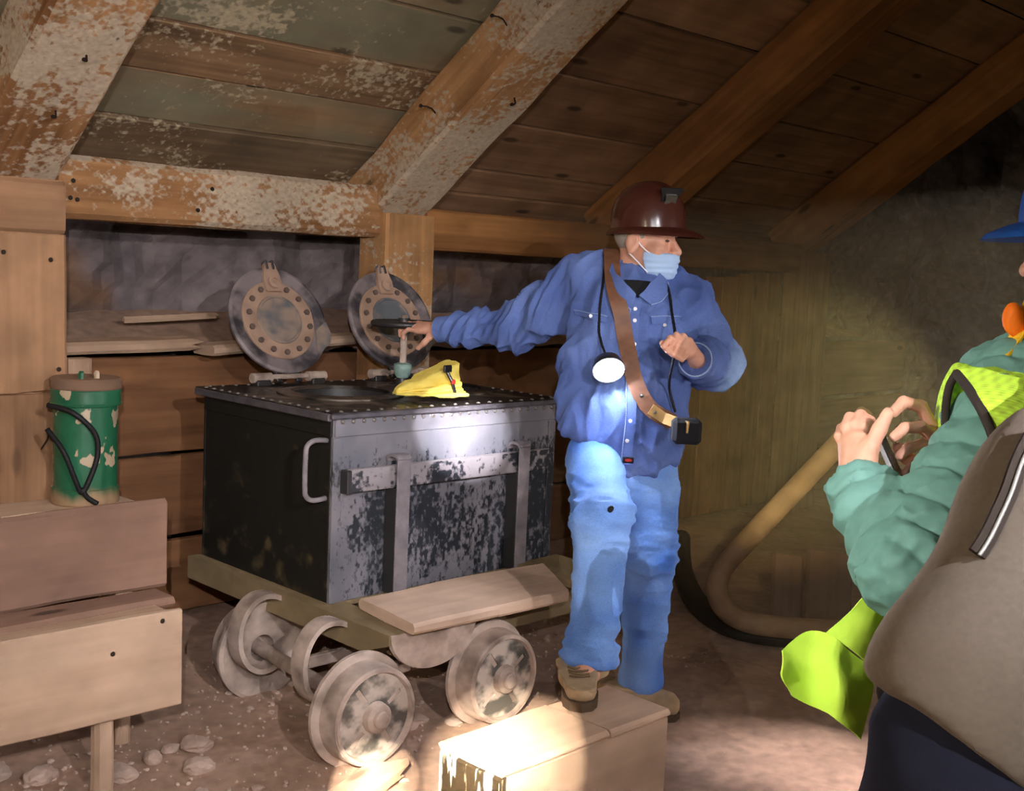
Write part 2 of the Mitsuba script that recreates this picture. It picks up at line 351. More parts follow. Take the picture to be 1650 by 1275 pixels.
bsdf('m_strap', lambda p, n, uv: dr.clip(mix(c3(82, 78, 82), c3(142, 132, 134), fbm(p.x * 24, p.y * 24, p.z * 24, 4)), 0, 1), 0.6)
bsdf('m_rivet', lin(112, 104, 100), 0.35, metallic=0.3, spec=0.5)
bsdf('m_rim', lambda p, n, uv: dr.clip(mix(c3(52, 50, 54), c3(112, 106, 110), fbm(p.x * 20, p.y * 20, p.z * 20, 4)), 0, 1), 0.4, metallic=0.3)
bsdf('m_wheelface', lambda p, n, uv: dr.clip(mix(c3(74, 70, 64), c3(168, 154, 142), smoothstep(0.36, 0.62, fbm(p.x * 16, p.y * 16, p.z * 16, 4))), 0, 1), 0.75)
bsdf('m_olive', lambda p, n, uv: dr.clip(mix(c3(92, 78, 54), c3(140, 120, 90), fbm(p.x * 10, p.y * 10, p.z * 10, 4)), 0, 1), 0.8)
bsdf('m_lid', lambda p, n, uv: dr.clip(mix(c3(58, 54, 58), c3(132, 120, 120), smoothstep(0.3, 0.68, fbm(p.x * 13, p.y * 13, p.z * 13, 4))), 0, 1), 0.55, metallic=0.2, spec=0.5)
bsdf('m_lid_plate', lambda p, n, uv: dr.clip(mix(c3(128, 102, 84), c3(176, 146, 126), fbm(p.x * 12, p.y * 12, p.z * 12, 3)), 0, 1), 0.8)
bsdf('m_lid_worn', lambda p, n, uv: dr.clip(mix(c3(96, 100, 104), c3(150, 130, 116), smoothstep(0.35, 0.7, fbm(p.x * 15, p.y * 15, p.z * 15, 3))), 0, 1), 0.6, metallic=0.2)
bsdf('m_black_iron', (0.022, 0.020, 0.020), 0.45, spec=0.5)
bsdf('m_black_paint', (0.012, 0.012, 0.013), 0.3, spec=0.5)
bsdf('m_bolt', lin(104, 88, 80), 0.6, metallic=0.3)
bsdf('m_verdigris', lambda p, n, uv: mix(c3(96, 120, 112), c3(150, 176, 166), fbm(p.x * 60, p.y * 60, p.z * 60, 2)), 0.6)
def green_fn(p, n, uv):
    chip = smoothstep(0.62, 0.66, fbm(p.x * 19 + 4, p.y * 19, p.z * 13, 4)); c = mix(c3(24, 74, 50), c3(40, 104, 72), fbm(p.x * 8, p.y * 8, p.z * 8, 2))
    c = mix(c, c3(176, 156, 130), chip); low = smoothstep(0.70, 0.655, p.z + 0.05 * fbm(p.x * 30, p.y * 30, 0, 2))
    return dr.clip(mix(c, c3(150, 122, 92), low), 0, 1)
bsdf('m_green', green_fn, 0.3, spec=0.5, clearcoat=0.4)
bsdf('m_green_lid', lin(118, 92, 74), 0.85)
def denim_fn(base, pale, worn):
    def fn(p, n, uv):
        f = fbm(p.x * 300, p.y * 300, p.z * 300, 2); b = fbm(p.x * 7, p.y * 7, p.z * 7, 3)
        return dr.clip(mix(c3(*base), c3(*pale), dr.clip(worn * (b - 0.25) * 1.6, 0, 1)) * (0.85 + 0.3 * f), 0, 1)
    return fn
bsdf('m_shirt', denim_fn((76, 97, 156), (108, 130, 188), 0.9), 0.9, sheen=0.3)
bsdf('m_jeans', denim_fn((70, 116, 200), (140, 180, 240), 1.0), 0.9, sheen=0.3)
bsdf('m_seam', lin(150, 172, 205), 0.9)
bsdf('m_skin', lambda p, n, uv: dr.clip(mix(c3(196, 140, 116), c3(226, 172, 146), fbm(p.x * 40, p.y * 40, p.z * 40, 3)), 0, 1), 0.5, spec=0.35)
bsdf('m_hair', lin(150, 140, 128), 0.8)
bsdf('m_mask', lin(176, 204, 238), 0.85)
bsdf('m_white', lin(232, 232, 236), 0.6)
bsdf('m_black_cloth', lin(26, 26, 28), 0.9)
bsdf('m_leather', lambda p, n, uv: mix(c3(92, 58, 40), c3(134, 92, 66), fbm(p.x * 30, p.y * 30, p.z * 30, 3)), 0.55, spec=0.4)
bsdf('m_tan', lin(186, 148, 92), 0.6)
bsdf('m_boot', lambda p, n, uv: mix(c3(140, 114, 86), c3(196, 170, 136), fbm(p.x * 26, p.y * 26, p.z * 26, 3)), 0.85)
bsdf('m_lace', lin(112, 92, 68), 0.9)
bsdf('m_boot_sole', lin(82, 66, 52), 0.9)
bsdf('m_hat_brown', lin(66, 30, 22), 0.16, spec=0.6, clearcoat=0.8, clearcoat_gloss=0.95)
bsdf('m_chrome', lin(150, 150, 150), 0.22, metallic=1.0)
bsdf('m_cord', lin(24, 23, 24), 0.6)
bsdf('m_box', wood_fn((200, 172, 148), (172, 142, 120), (214, 200, 184), 0.0), 0.85)
bsdf('m_box_end', lambda p, n, uv: dr.clip(mix(c3(46, 36, 24), c3(220, 204, 168), smoothstep(0.56, 0.66, fbm(p.y * 60, p.z * 12, p.x * 40, 4))), 0, 1), 0.35, spec=0.6)
bsdf('m_yellow', lambda p, n, uv: mix(c3(214, 186, 70), c3(240, 220, 120), fbm(p.x * 30, p.y * 30, p.z * 30, 3)), 0.8)
bsdf('m_red', lin(190, 46, 34), 0.6)
def mesh_cloth_fn(p, n, uv):
    t = 420.0; k = dr.sin(p.x * t) * dr.sin(p.z * t * 0.9) * dr.sin((p.y + p.x) * t * 0.8)
    return dr.clip(c3(202, 244, 76) * (0.86 + 0.25 * k), 0, 1)
bsdf('m_hivis', mesh_cloth_fn, 0.8)
bsdf('m_hivis_plain', lin(206, 248, 84), 0.75)
bsdf('m_binding', lin(52, 44, 40), 0.85)
bsdf('m_teal', lambda p, n, uv: dr.clip(c3(102, 144, 134) * (0.88 + 0.24 * fbm(p.x * 60, p.y * 60, p.z * 60, 2)), 0, 1), 0.7, sheen=0.4)
bsdf('m_gray', lambda p, n, uv: dr.clip(c3(116, 106, 98) * (0.9 + 0.2 * fbm(p.x * 200, p.y * 200, p.z * 200, 2)), 0, 1), 0.9)
bsdf('m_navy', lin(32, 36, 56), 0.9)
bsdf('m_dark_trousers', lin(60, 50, 36), 0.9)
bsdf('m_silver', lin(206, 206, 206), 0.3, metallic=0.6)
bsdf('m_hat_blue', lin(44, 104, 206), 0.3, spec=0.5)
bsdf('m_orange', lin(250, 120, 24), 0.6)
bsdf('m_yellow_strap', lin(226, 180, 40), 0.8)
bsdf('m_phone', lin(40, 34, 38), 0.15, spec=0.6)
bsdf('m_pipe', lambda p, n, uv: mix(c3(120, 96, 72), c3(160, 132, 104), fbm(p.x * 14, p.y * 14, p.z * 14, 3)), 0.8)
bsdf('m_nail', lin(50, 40, 34), 0.6, metallic=0.5)

# ================================================================== THE SETTING
def grid_mesh(fn, us, vs):
    A, B = np.meshgrid(us, vs, indexing='ij'); P = np.stack(np.broadcast_arrays(*fn(A, B)), -1); n, m = len(us), len(vs)
    i, j = np.meshgrid(np.arange(n - 1), np.arange(m - 1), indexing='ij'); a = i * m + j
    q = np.stack([a, a + m, a + m + 1, a + 1], -1).reshape(-1, 4)
    return trimesh.Trimesh(P.reshape(-1, 3), np.vstack([q[:, [0, 1, 2]], q[:, [0, 2, 3]]]), process=False)
def nz(x, y, z=0.0, f=1.0, s=0, o=4): return meshkit.fbm(np.stack(np.broadcast_arrays(np.asarray(x, float) * f + 50, np.asarray(y, float) * f + 50, np.asarray(z, float) * f + 50), -1), o, s) - 0.5
def structure(name, mesh, mat, smooth=True):
    k = add(name, mesh, mat, smooth); tag(k, kind='structure'); return k

def floor_z(x, y):
    calm = np.clip((np.hypot(x - 0.25, (y + 0.9) * 1.4) - 0.35) / 0.5, 0, 1)
    z = 0.07 * nz(x, y, 0, 1.6, 1) + 0.035 * nz(x, y, 0, 7, 2, 3)
    return z * calm - 0.004 + 0.05 * np.clip((y - 0.2) / 0.6, 0, 1) * np.clip((-0.1 - x) / 0.3, 0, 1)
floor = structure('floor', grid_mesh(lambda x, y: (x, y, floor_z(x, y)), np.linspace(-3.4, 9, 250), np.linspace(-4.2, 2.4, 150)), 'm_dirt')

def rock_back(x, z):
    d = 0.42 * nz(x, z, 1, 1.3, 3) + 0.16 * nz(x, z, 2, 5, 4, 4)
    return (x, 1.62 + d - 0.05 * np.maximum(0, z - 1.6), z)
wall_back = structure('wall_back', grid_mesh(rock_back, np.linspace(-3.4, 9.2, 260), np.linspace(-0.1, 3.4, 90)), 'm_rock', False)
def rock_right(y, z):
    d = 0.9 * nz(y, z, 5, 0.9, 7) + 0.3 * nz(y, z, 6, 4, 8, 4)
    return (7.6 + d, y, z)
wall_right = structure('wall_right', grid_mesh(rock_right, np.linspace(-4.3, 2.4, 110), np.linspace(-0.2, 5.0, 90))
                       , 'm_rock', False)
# loose dirt banked on top of the plank wall
bank = grid_mesh(lambda x, t: (x, 1.212 + 0.40 * t, 1.10 + 0.14 * t ** 0.8 + 0.05 * nz(x, t, 0, 5, 9)), np.linspace(-2.6, 5.6, 170), np.linspace(0, 1, 12))
tag(add('dirt_bank', bank, 'm_dirt', True, None, wall_back), 'brown loose dirt on top of the boards')
# horizontal boards of the back wall
rows = [(0.02, 0.33), (0.335, 0.675), (0.685, 1.085)]
for x0, x1, sd in ((-2.6, -0.62, 1), (-0.615, 1.13, 2), (1.135, 2.72, 3), (2.725, 4.54, 4), (4.545, 6.3, 5)):
    for r, (z0, z1) in enumerate(rows):
        z0j, z1j = z0 + RNG.uniform(0, 0.012), z1 + RNG.uniform(-0.012, 0.0)
        y = 1.240 + RNG.uniform(-0.008, 0.008)
        bar('plank', (x0, y, (z0j + z1j) / 2), (x1, y + RNG.uniform(-.005, .005), (z0j + z1j) / 2), 0.035, z1j - z0j, 11 + sd * 5 + r, 'm_wallplank', wall_back, nseg=8, chamfer=0.004)
# rough upright boards of the far bay, right of the standing man
for k in range(9):
    x = 3.00 + k * 0.163
    bar('upright_board', (x, 1.175, 0.03), (x + RNG.uniform(-.01, .01), 1.175, 1.52 + RNG.uniform(-.04, .02)), 0.155, 0.025, 60 + k, 'm_wallplank', wall_back, up=(0, 1, 0), nseg=6, chamfer=0.004)
# ceiling: boards laid along the wall, on the slope
SL = math.atan(0.713); D_UP = V(0, -math.cos(SL), math.sin(SL)); N_UP = V(0, math.sin(SL), math.cos(SL))
U0 = V(0, 1.05, 1.717); RAFTER_H = 0.235
def on_slope(x, s, off): return V(x, 0, 0) + U0 + D_UP * s + N_UP * off
sheet = np.array([on_slope(-3.2, -0.55, RAFTER_H + 0.06), on_slope(4.72, -0.55, RAFTER_H + 0.06), on_slope(4.72, 3.9, RAFTER_H + 0.06), on_slope(-3.2, 3.9, RAFTER_H + 0.06)])
tops = sheet + N_UP * 0.05
ceiling = structure('ceiling', trimesh.convex.convex_hull(np.vstack([sheet, tops])), 'm_black_iron', False)
seams_l = [-0.50, -0.205, 0.095, 0.355, 0.60, 0.90, 1.18, 1.47, 1.76, 2.05]
seams_r = [-0.50, -0.13, 0.05, 0.385, 0.735, 1.12, 1.46, 1.80, 2.15]
seed = 100
for x0, x1, seams, mat in ((-2.9, -0.60, seams_l, 'm_plank'), (-0.595, 1.115, seams_l, 'm_plank'), (1.12, 2.725, seams_r, 'm_timber_plain'), (2.73, 4.70, seams_r, 'm_timber_plain')):
    for a, b in zip(seams, seams[1:]):
        seed += 1
        o = RAFTER_H + 0.020 + RNG.uniform(-0.005, 0.012); g = 0.013
        c = (a + b) / 2 + RNG.uniform(-0.004, 0.004)
        bar('plank', on_slope(x0 + 0.003, c, o), on_slope(x1 - 0.003, c + RNG.uniform(-.006, .006), o), b - a - g, 0.028, seed, mat, ceiling, up=N_UP, nseg=10, chamfer=0.004, rough=0.0006)

# ================================================================== TIMBERS
def wood_thing(name, label, cat_, p0, p1, w, h, seed, mat='m_timber', group=None, **k):
    key = bar(name, p0, p1, w, h, seed, mat, None, **k); tag(key, label, cat_, group); return key
RX = (-0.595, 1.12, 2.735, 4.55)
names = ('pale-crusted sloping rafter at the far left, above the nearest post', 'thick sloping rafter with grey crusted underside and two bent nails, behind the yellow cloth',
         'shadowed brown sloping rafter rising above the brown hard hat', 'dim sloping rafter at the end of the board ceiling, beside the black rock')
def spike(p, d, name='nail', parent=None, L=0.09, bend=0.03):
    d = unit(d); s = unit(np.cross(d, [0.3, 0.5, 0.8]))
    m = tube([p - d * 0.02, p, p + d * L * 0.5, p + d * L * 0.8 + s * bend * 0.4, p + d * L + s * bend], 0.0032, 6)
    head = turn_to(lathe([(0, 0), (0.008, 0), (0.008, 0.003), (0, 0.003)], n=10), d); head.apply_translation(p + d * L + s * bend)
    return add(name, cat(m, head), 'm_nail', False, None, parent)
for i, x in enumerate(RX):
    w = (0.31, 0.30, 0.27, 0.26)[i]
    r = wood_thing('roof_rafter', names[i], 'rafter', on_slope(x, -0.17, RAFTER_H / 2), on_slope(x, 3.6, RAFTER_H / 2), w, RAFTER_H, 3 + i * 2, 'm_timber' if i < 2 else 'm_timber_warm_lit', up=N_UP, nseg=44, rough=0.006, chamfer=0.016)
    if i == 1:
        for s, o in ((0.52, 0.10), (1.02, 0.12)):
            spike(on_slope(x - w / 2, s, o), (-1, -0.5, 0.35), parent=r)
        spike(on_slope(x + 0.03, 0.78, 0), (-0.3, -0.6, -0.8), parent=r, L=0.06)
    if i == 0:
        for s in (0.35, 0.62): spike(on_slope(x + 0.02, s, 0), (-0.2, -0.6, -0.8), parent=r, L=0.05)
# posts
wood_thing('wooden_post', 'squared timber post rising between the green canister and the left picture edge', 'post', (-0.62, 1.105, -0.05), (-0.62, 1.105, 1.715), 0.36, 0.19, 21, 'm_timber_plain', up=(0, 1, 0), nseg=20)
POST = 'wooden_post'
tag(bar('cap_block', (-0.80, 1.005, 1.62), (-0.44, 1.005, 1.62), 0.03, 0.18, 22, 'm_timber_plain', POST, nseg=6), 'short brown block under the rafter foot')
m, uv = timber((-0.625, 1.0, 1.525), (-0.615, 1.0, 0.985), 0.37, 0.035, 24, up=(0, 1, 0), nseg=14, end_rough=0.012)
tag(add('face_board', m, 'm_timber_plain', False, uv, POST), 'face board with a splintered lower end')
m, uv = timber((-0.62, 1.004, 0.975), (-0.62, 1.004, 0.05), 0.36, 0.03, 25, up=(0, 1, 0), nseg=14)
tag(add('face_board', m, 'm_timber_plain', False, uv, POST), 'lower face board with a bent nail')
tag(bar('edge_strip', (-0.425, 1.035, 0.93), (-0.425, 1.035, 0.10), 0.03, 0.10, 26, 'm_timber_plain', POST, up=(0, 1, 0), nseg=8), 'pale narrow strip along the corner')
spike(V(-0.52, 0.985, 0.79), (0.25, -0.55, 0.8), parent=POST, L=0.06, bend=0.01)
for px, pz in ((-0.50, 1.44), (-0.66, 1.46), (-0.74, 1.13), (-0.47, 1.06)): spike(V(px, 0.982, pz), (0.05, -1, 0.1), parent=POST, L=0.008, bend=0.0)
wood_thing('wooden_post', 'squared timber post under the crusted rafter, behind the raised lid nearest the man', 'post', (1.13, 1.10, -0.05), (1.13, 1.10, 1.70), 0.28, 0.20, 31, up=(0, 1, 0), nseg=20)
wood_thing('wooden_post', 'shadowed timber post hidden mostly behind the standing man', 'post', (2.74, 1.10, -0.05), (2.74, 1.10, 1.70), 0.26, 0.20, 33, 'm_timber_plain', up=(0, 1, 0), nseg=16)
wood_thing('wooden_post', 'dim timber post between the brown-hatted man and the raised orange hands', 'post', (4.55, 1.08, -0.05), (4.55, 1.08, 1.68), 0.26, 0.20, 35, 'm_timber_plain', up=(0, 1, 0), nseg=16)
# beams between the posts
b1 = wood_thing('tie_beam', 'heavy beam with pale flaking crust between the two left posts', 'beam', (-0.44, 1.165, 1.70), (1.0, 1.165, 1.705), 0.23, 0.225, 41, nseg=30, rough=0.006, chamfer=0.02)
for bx, bz in ((-0.39, 1.72), (-0.40, 1.66), (-0.375, 1.655), (0.16, 1.735), (0.10, 1.65)): spike(V(bx, 1.052, bz), (0.05, -1, 0.1), parent=b1, L=0.008, bend=0.0)
wood_thing('tie_beam', 'plain orange-brown beam between the crusted rafter and the brown hard hat', 'beam', (1.265, 1.16, 1.645), (2.62, 1.16, 1.645), 0.2, 0.185, 43, 'm_timber_warm_lit', nseg=20)
wood_thing('tie_beam', 'dim beam running behind the brown hard hat to the last post', 'beam', (2.87, 1.16, 1.635), (4.45, 1.16, 1.635), 0.2, 0.18, 45, 'm_timber_plain', nseg=16)
# ledge boards on the plank wall
wood_thing('ledge_board', 'flat dusty board lying along the wall above the green canister', 'board', (-0.425, 1.125, 1.125), (0.11, 1.13, 1.135), 0.17, 0.045, 51, 'm_bench', nseg=10, end_rough=0.02)
wood_thing('ledge_board', 'broken dusty board sloping behind the raised round lid nearest the wall corner', 'board', (0.165, 1.10, 1.11), (0.92, 1.13, 1.15), 0.16, 0.04, 52, 'm_bench', nseg=10, end_rough=0.02)
wood_thing('broken_stick', 'thin pale splintered stick on the dirt above the ledge boards', 'stick', (-0.07, 1.30, 1.215), (0.34, 1.30, 1.235), 0.03, 0.022, 54, 'm_bench', nseg=10, end_rough=0.01)
wood_thing('nailer_block', 'small wood block on the post side over the green canister', 'block', (-0.382, 1.02, 1.095), (-0.382, 1.02, 0.985), 0.085, 0.07, 53, 'm_bench', up=(0, 1, 0), nseg=4)
wood_thing('can_shelf', 'dusty shelf plank under the green canister, behind the bench', 'shelf', (-0.75, 0.86, 0.588), (-0.285, 0.86, 0.588), 0.22, 0.04, 55, 'm_bench', nseg=8)
for x in (-0.7, -0.33):
    bar('shelf_leg', (x, 0.86, -0.02), (x, 0.86, 0.566), 0.05, 0.05, 56, 'm_bench', 'can_shelf', up=(0, 1, 0), nseg=4)

# ================================================================== THE BENCH at the left edge
BN = thing('wooden_bench', 'pale plank bench at the lower left picture edge', 'bench')
bar('backrest', (-2.3, 0.185, 0.60), (-0.485, 0.185, 0.605), 0.03, 0.27, 61, 'm_benchback', BN, nseg=16)
bar('seat_plank', (-2.3, 0.10, 0.455), (-0.53, 0.10, 0.46), 0.135, 0.03, 62, 'm_benchback', BN, nseg=12)
bar('seat_plank', (-2.3, -0.03, 0.452), (-0.605, -0.03, 0.455), 0.115, 0.03, 63, 'm_bench', BN, nseg=12)
bar('front_board', (-2.3, -0.112, 0.355), (-0.595, -0.112, 0.352), 0.026, 0.275, 64, 'm_bench', BN, nseg=14, chamfer=0.004)
bar('leg', (-0.805, -0.075, -0.02), (-0.805, -0.075, 0.435), 0.055, 0.045, 65, 'm_bench', BN, up=(0, 1, 0), nseg=6)
bar('leg', (-2.05, -0.075, -0.02), (-2.05, -0.075, 0.435), 0.055, 0.045, 66, 'm_bench', BN, up=(0, 1, 0), nseg=6)
bar('leg', (-0.60, 0.215, -0.02), (-0.60, 0.215, 0.70), 0.05, 0.03, 67, 'm_bench', BN, up=(0, 1, 0), nseg=6)
bar('leg', (-2.05, 0.215, -0.02), (-2.05, 0.215, 0.70), 0.05, 0.03, 68, 'm_bench', BN, up=(0, 1, 0), nseg=6)
for x, z in ((-0.655, 0.465), (-0.80, 0.40)):
    tag(add('nail', turn_to(lathe([(0, 0), (0.007, 0), (0.005, 0.003), (0, 0.004)], n=10), (0, -1, 0)).apply_translation([x, -0.125, z]), 'm_nail', False, None, BN + '__front_board'))

# ================================================================== GREEN CANISTER and hose
CN = thing('green_canister', 'green metal canister with chipped paint and a lipped lid behind the bench', 'canister')
cx, cy, cz = -0.430, 0.845, 0.610
cyl = lathe([(0, 0), (0.108, 0), (0.112, 0.005), (0.112, 0.055), (0.106, 0.06), (0.106, 0.345), (0, 0.345)], n=48); cyl.apply_translation([cx, cy, cz]); add('body', cyl, 'm_green', 30, None, CN)
cap = lathe([(0, 0.34), (0.107, 0.34), (0.117, 0.343), (0.119, 0.349), (0.116, 0.354), (0.116, 0.395), (0.113, 0.40), (0, 0.40)], n=48); cap.apply_translation([cx, cy, cz]); add('lid_band', cap, 'm_green', 30, None, CN)
top = lathe([(0, 0.398), (0.114, 0.398), (0.118, 0.403), (0.118, 0.428), (0.112, 0.436), (0, 0.437)], n=48); top.apply_translation([cx, cy, cz]); tag(add('lid_top', top, 'm_green_lid', 30, None, CN), 'brown dusty top')
for dx in (-0.045, 0.01):
    b = lathe([(0, 0), (0.010, 0), (0.010, 0.022), (0.006, 0.028), (0, 0.028)], n=6); b.apply_translation([cx + dx, cy - 0.06, cz + 0.435]); tag(add('bolt', b, 'm_green', False, None, CN + '__lid_top'), 'small green bolt')
hose = tube([V(*q) - V(0.022, 0.055, -0.008) for q in ((-0.555, 0.87, 0.95), (-0.50, 0.80, 0.93), (-0.435, 0.775, 0.86), (-0.425, 0.775, 0.78), (-0.455, 0.78, 0.69), (-0.475, 0.785, 0.66), (-0.495, 0.785, 0.70), (-0.53, 0.80, 0.80), (-0.56, 0.86, 0.87))], 0.009, 8, sub=6)
hose2 = tube([V(*q) - V(0.022, 0.055, -0.008) for q in ((-0.475, 0.785, 0.672), (-0.455, 0.78, 0.64), (-0.425, 0.77, 0.618))], 0.009, 8, sub=4)
tag(add('rubber_hose', cat(hose, hose2), 'm_cord', True), 'thin black hose looped in front of the green canister', 'hose')

# ================================================================== stones and chips on the floor
spots = [(-0.72, -0.02, .05), (-0.60, 0.02, .035), (-0.53, 0.05, .03), (-0.46, 0.02, .05), (-0.52, -0.10, .045), (-0.66, -0.28, .03), (-0.58, -0.22, .02), (-0.70, -0.40, .018), (-0.52, -0.36, .022), (-0.45, -0.30, .02), (-0.9, 0.1, .05), (-0.98, -0.02, .04), (-1.0, 0.2, .06),
         (0.05, -0.30, .03), (0.14, -0.26, .035), (0.22, -0.22, .03), (0.1, -0.18, .025), (0.3, -0.30, .03), (0.02, -0.2, .02), (-0.40, -0.52, .02), (-0.36, -0.60, .016), (-0.5, -0.56, .015)]
for k in range(70):
    x, y = RNG.uniform(-1.05, 0.2), RNG.uniform(-0.75, 0.35)
    if -0.36 < x and -0.5 < y < -0.36 or (x > -0.35 and y < -0.6): continue
    spots.append((x, y, RNG.uniform(0.006, 0.016)))
base_stones = [blob((0, 0, 0), (1, RNG.uniform(.6, .9), RNG.uniform(.45, .7)), s, 2 if s < 3 else 1, 0.35, 1.6) for s in range(6)]
base_dicts = [ply(b, 'm_stone', False) for b in base_stones]
for i, (x, y, r) in enumerate(spots):
    d = dict(base_dicts[i % 6] if r < 0.028 else base_dicts[i % 3]); d['to_world'] = T().translate([float(x), float(y), float(floor_z(x, y) + r * 0.25)]).rotate([0, 0, 1], float(RNG.uniform(0, 360))).scale(float(r))
    put(d, 'stone', floor)
grav = []
for k in range(1400):
    x, y = RNG.uniform(-1.1, 1.6), RNG.uniform(-0.75, 0.7); r = RNG.uniform(0.003, 0.008)
    if x > -0.4 and y < -0.55: continue
    m = trimesh.creation.icosahedron(); m.vertices = m.vertices * r * RNG.uniform(.6, 1.2, (len(m.vertices), 1)) + [x, y, floor_z(x, y) + r * 0.2]; grav.append(m)
g = add('gravel', cat(*grav), 'm_stone', False, None, floor); tag(g, 'fine gravel', None, None, 'stuff')
# wedge of pale wood beside the near wheel
wood_thing('wood_offcut', 'pale split wood offcut on the floor under the near wheel', 'wood block', (-0.42, -0.60, 0.02), (-0.14, -0.50, 0.025), 0.11, 0.05, 71, 'm_bench', nseg=6, end_rough=0.02)

# ================================================================== STEP BOX under the man's foot
SB = thing('step_box', 'dusty wooden box step under the man\'s front boot, one end wet and dark', 'box')
x0, x1, y0, y1, zt = -0.315, 0.31, -1.155, -0.925, 0.30
bar('top_board', (x0 - 0.012, (y0 + y1) / 2, zt - 0.012), (0.055, (y0 + y1) / 2, zt - 0.012), y1 - y0 + 0.012, 0.024, 81, 'm_box', SB, nseg=6, chamfer=0.01)
bar('top_board', (0.062, (y0 + y1) / 2, zt - 0.014), (x1 + 0.004, (y0 + y1) / 2, zt - 0.016), y1 - y0 + 0.008, 0.024, 82, 'm_box', SB, nseg=6, chamfer=0.008)
bar('side_board', (x0 + 0.004, y0 + 0.012, 0.137), (x1, y0 + 0.012, 0.137), 0.022, 0.278, 83, 'm_box', SB, nseg=8, chamfer=0.005)
bar('side_board', (x0 + 0.004, y1 - 0.012, 0.137), (x1, y1 - 0.012, 0.137), 0.022, 0.278, 84, 'm_box', SB, nseg=8, chamfer=0.005)
tag(bar('end_board', (x0, y0 + 0.004, 0.14), (x0, y1 - 0.004, 0.14), 0.024, 0.272, 85, 'm_box_end', SB, nseg=4, chamfer=0.012), 'dark wet end grain with pale flecks')
bar('end_board', (x1 - 0.012, y0 + 0.024, 0.14), (x1 - 0.012, y1 - 0.024, 0.14), 0.02, 0.27, 86, 'm_box', SB, nseg=4)

# ================================================================== THE IRON TANK CAR
CART = thing('mine_tank_car', 'black riveted iron tank car on four flanged wheels with two open round lids', 'mine car')
W_, D_, Z0, Z1 = 1.037, 0.80, 0.37, 0.985
def part(name, mesh, mat, smooth=False, parent=CART, label=None):
    k = add(name, mesh, mat, smooth, None, parent)
    if label: tag(k, label)
    return k
HC = ((0.335, 0.42), (0.795, 0.42)); HR = 0.185
part('side_panel', cbox((0, 0, Z0), (W_, 0.012, Z1), 0.002), 'm_tank_side', label='side panel dusted grey over black paint')
part('end_panel', cbox((0, 0.0125, Z0), (0.012, D_ - 0.0125, Z1), 0.002), 'm_tank_end', label='black end panel')
part('end_panel', cbox((W_ - 0.012, 0.0125, Z0), (W_, D_ - 0.0125, Z1), 0.002), 'm_tank_end')
part('back_panel', cbox((0, D_ - 0.012, Z0), (W_, D_, Z1), 0.002), 'm_tank_end')
part('floor_panel', cbox((0.0125, 0.0125, Z0), (W_ - 0.0125, D_ - 0.0125, Z0 + 0.012), 0.002), 'm_tank_end')
tp = Polygon([(-0.022, -0.022), (W_ + 0.022, -0.022), (W_ + 0.022, D_ + 0.022), (-0.022, D_ + 0.022)])
for c in HC: tp = tp.difference(Point(*c).buffer(HR, 48))
top = extrude(tp, 0.014); top.apply_translation([0, 0, Z1 + 0.001]); TOPK = part('top_plate', top, 'm_tank_top', 30, label='riveted top plate')
ZT = Z1 + 0.015
# rolled rim, upper band with the weld scallops
rim = cat(*[cbox(a, b, 0.004) for a, b in (((-0.026, -0.030, Z1 - 0.006), (W_ + 0.026, -0.012, Z1 + 0.012)), ((-0.030, -0.012, Z1 - 0.014), (-0.012, D_ + 0.02, Z1 + 0.012)), ((W_ + 0.012, -0.012, Z1 - 0.014), (W_ + 0.03, D_ + 0.02, Z1 + 0.012)))])
part('rim', rim, 'm_rim', label='rolled iron rim')
part('upper_band', cbox((0.004, -0.007, 0.918), (W_ - 0.004, 0.001, Z1 - 0.001), 0.003), 'm_tank_side')
part('upper_band', cbox((-0.007, 0.004, 0.918), (0.001, D_ - 0.01, Z1 - 0.001), 0.003), 'm_tank_end')
for x in (0.004, W_ - 0.004):
    part('corner_angle', cbox((x - 0.006 if x < .5 else x - 0.03, -0.006, Z0), (x + 0.03 if x < .5 else x + 0.006, 0.001, 0.915), 0.002), 'm_tank_side')
riv = []
def rivet(p, n, r=0.0075):
    m = trimesh.creation.icosphere(1); m.vertices = m.vertices * [r, r, r * 0.7]; m = turn_to(m, n); m.apply_translation(p); return m
for k in range(19): riv.append(rivet((0.025 + k * 0.0548, -0.004, ZT), (0, 0, 1)))
for k in range(15): riv.append(rivet((-0.004, 0.03 + k * 0.0535, ZT), (0, 0, 1)))
for k in range(19): riv.append(rivet((0.025 + k * 0.0548, D_ + 0.004, ZT), (0, 0, 1)))
for k in range(15): riv.append(rivet((W_ + 0.004, 0.03 + k * 0.0535, ZT), (0, 0, 1)))
for k in range(24): riv.append(rivet((0.03 + k * 0.0425, -0.008, 0.967), (0, -1, 0), 0.008))
k = part('rivet', cat(*riv), 'm_rivet', True); tag(k, 'row of rivet heads', None, None, 'stuff')
# hole rings and dark inner collars
for c in HC:
    ring = lathe([(HR - 0.006, -0.002), (HR + 0.045, -0.002), (HR + 0.045, 0.006), (HR + 0.012, 0.011), (HR + 0.006, 0.013), (HR - 0.006, 0.012), (HR - 0.006, -0.002)], n=56)
    ring.apply_translation([c[0], c[1], ZT]); rk = part('hatch_ring', ring, 'm_tank_top', 30)
    inner = lathe([(HR - 0.004, 0.0), (HR - 0.004, -0.10), (HR - 0.012, -0.10), (HR - 0.012, 0.0), (HR - 0.004, 0.0)], n=48); inner.apply_translation([c[0], c[1], ZT]); part('collar', inner, 'm_black_iron', 30, rk)
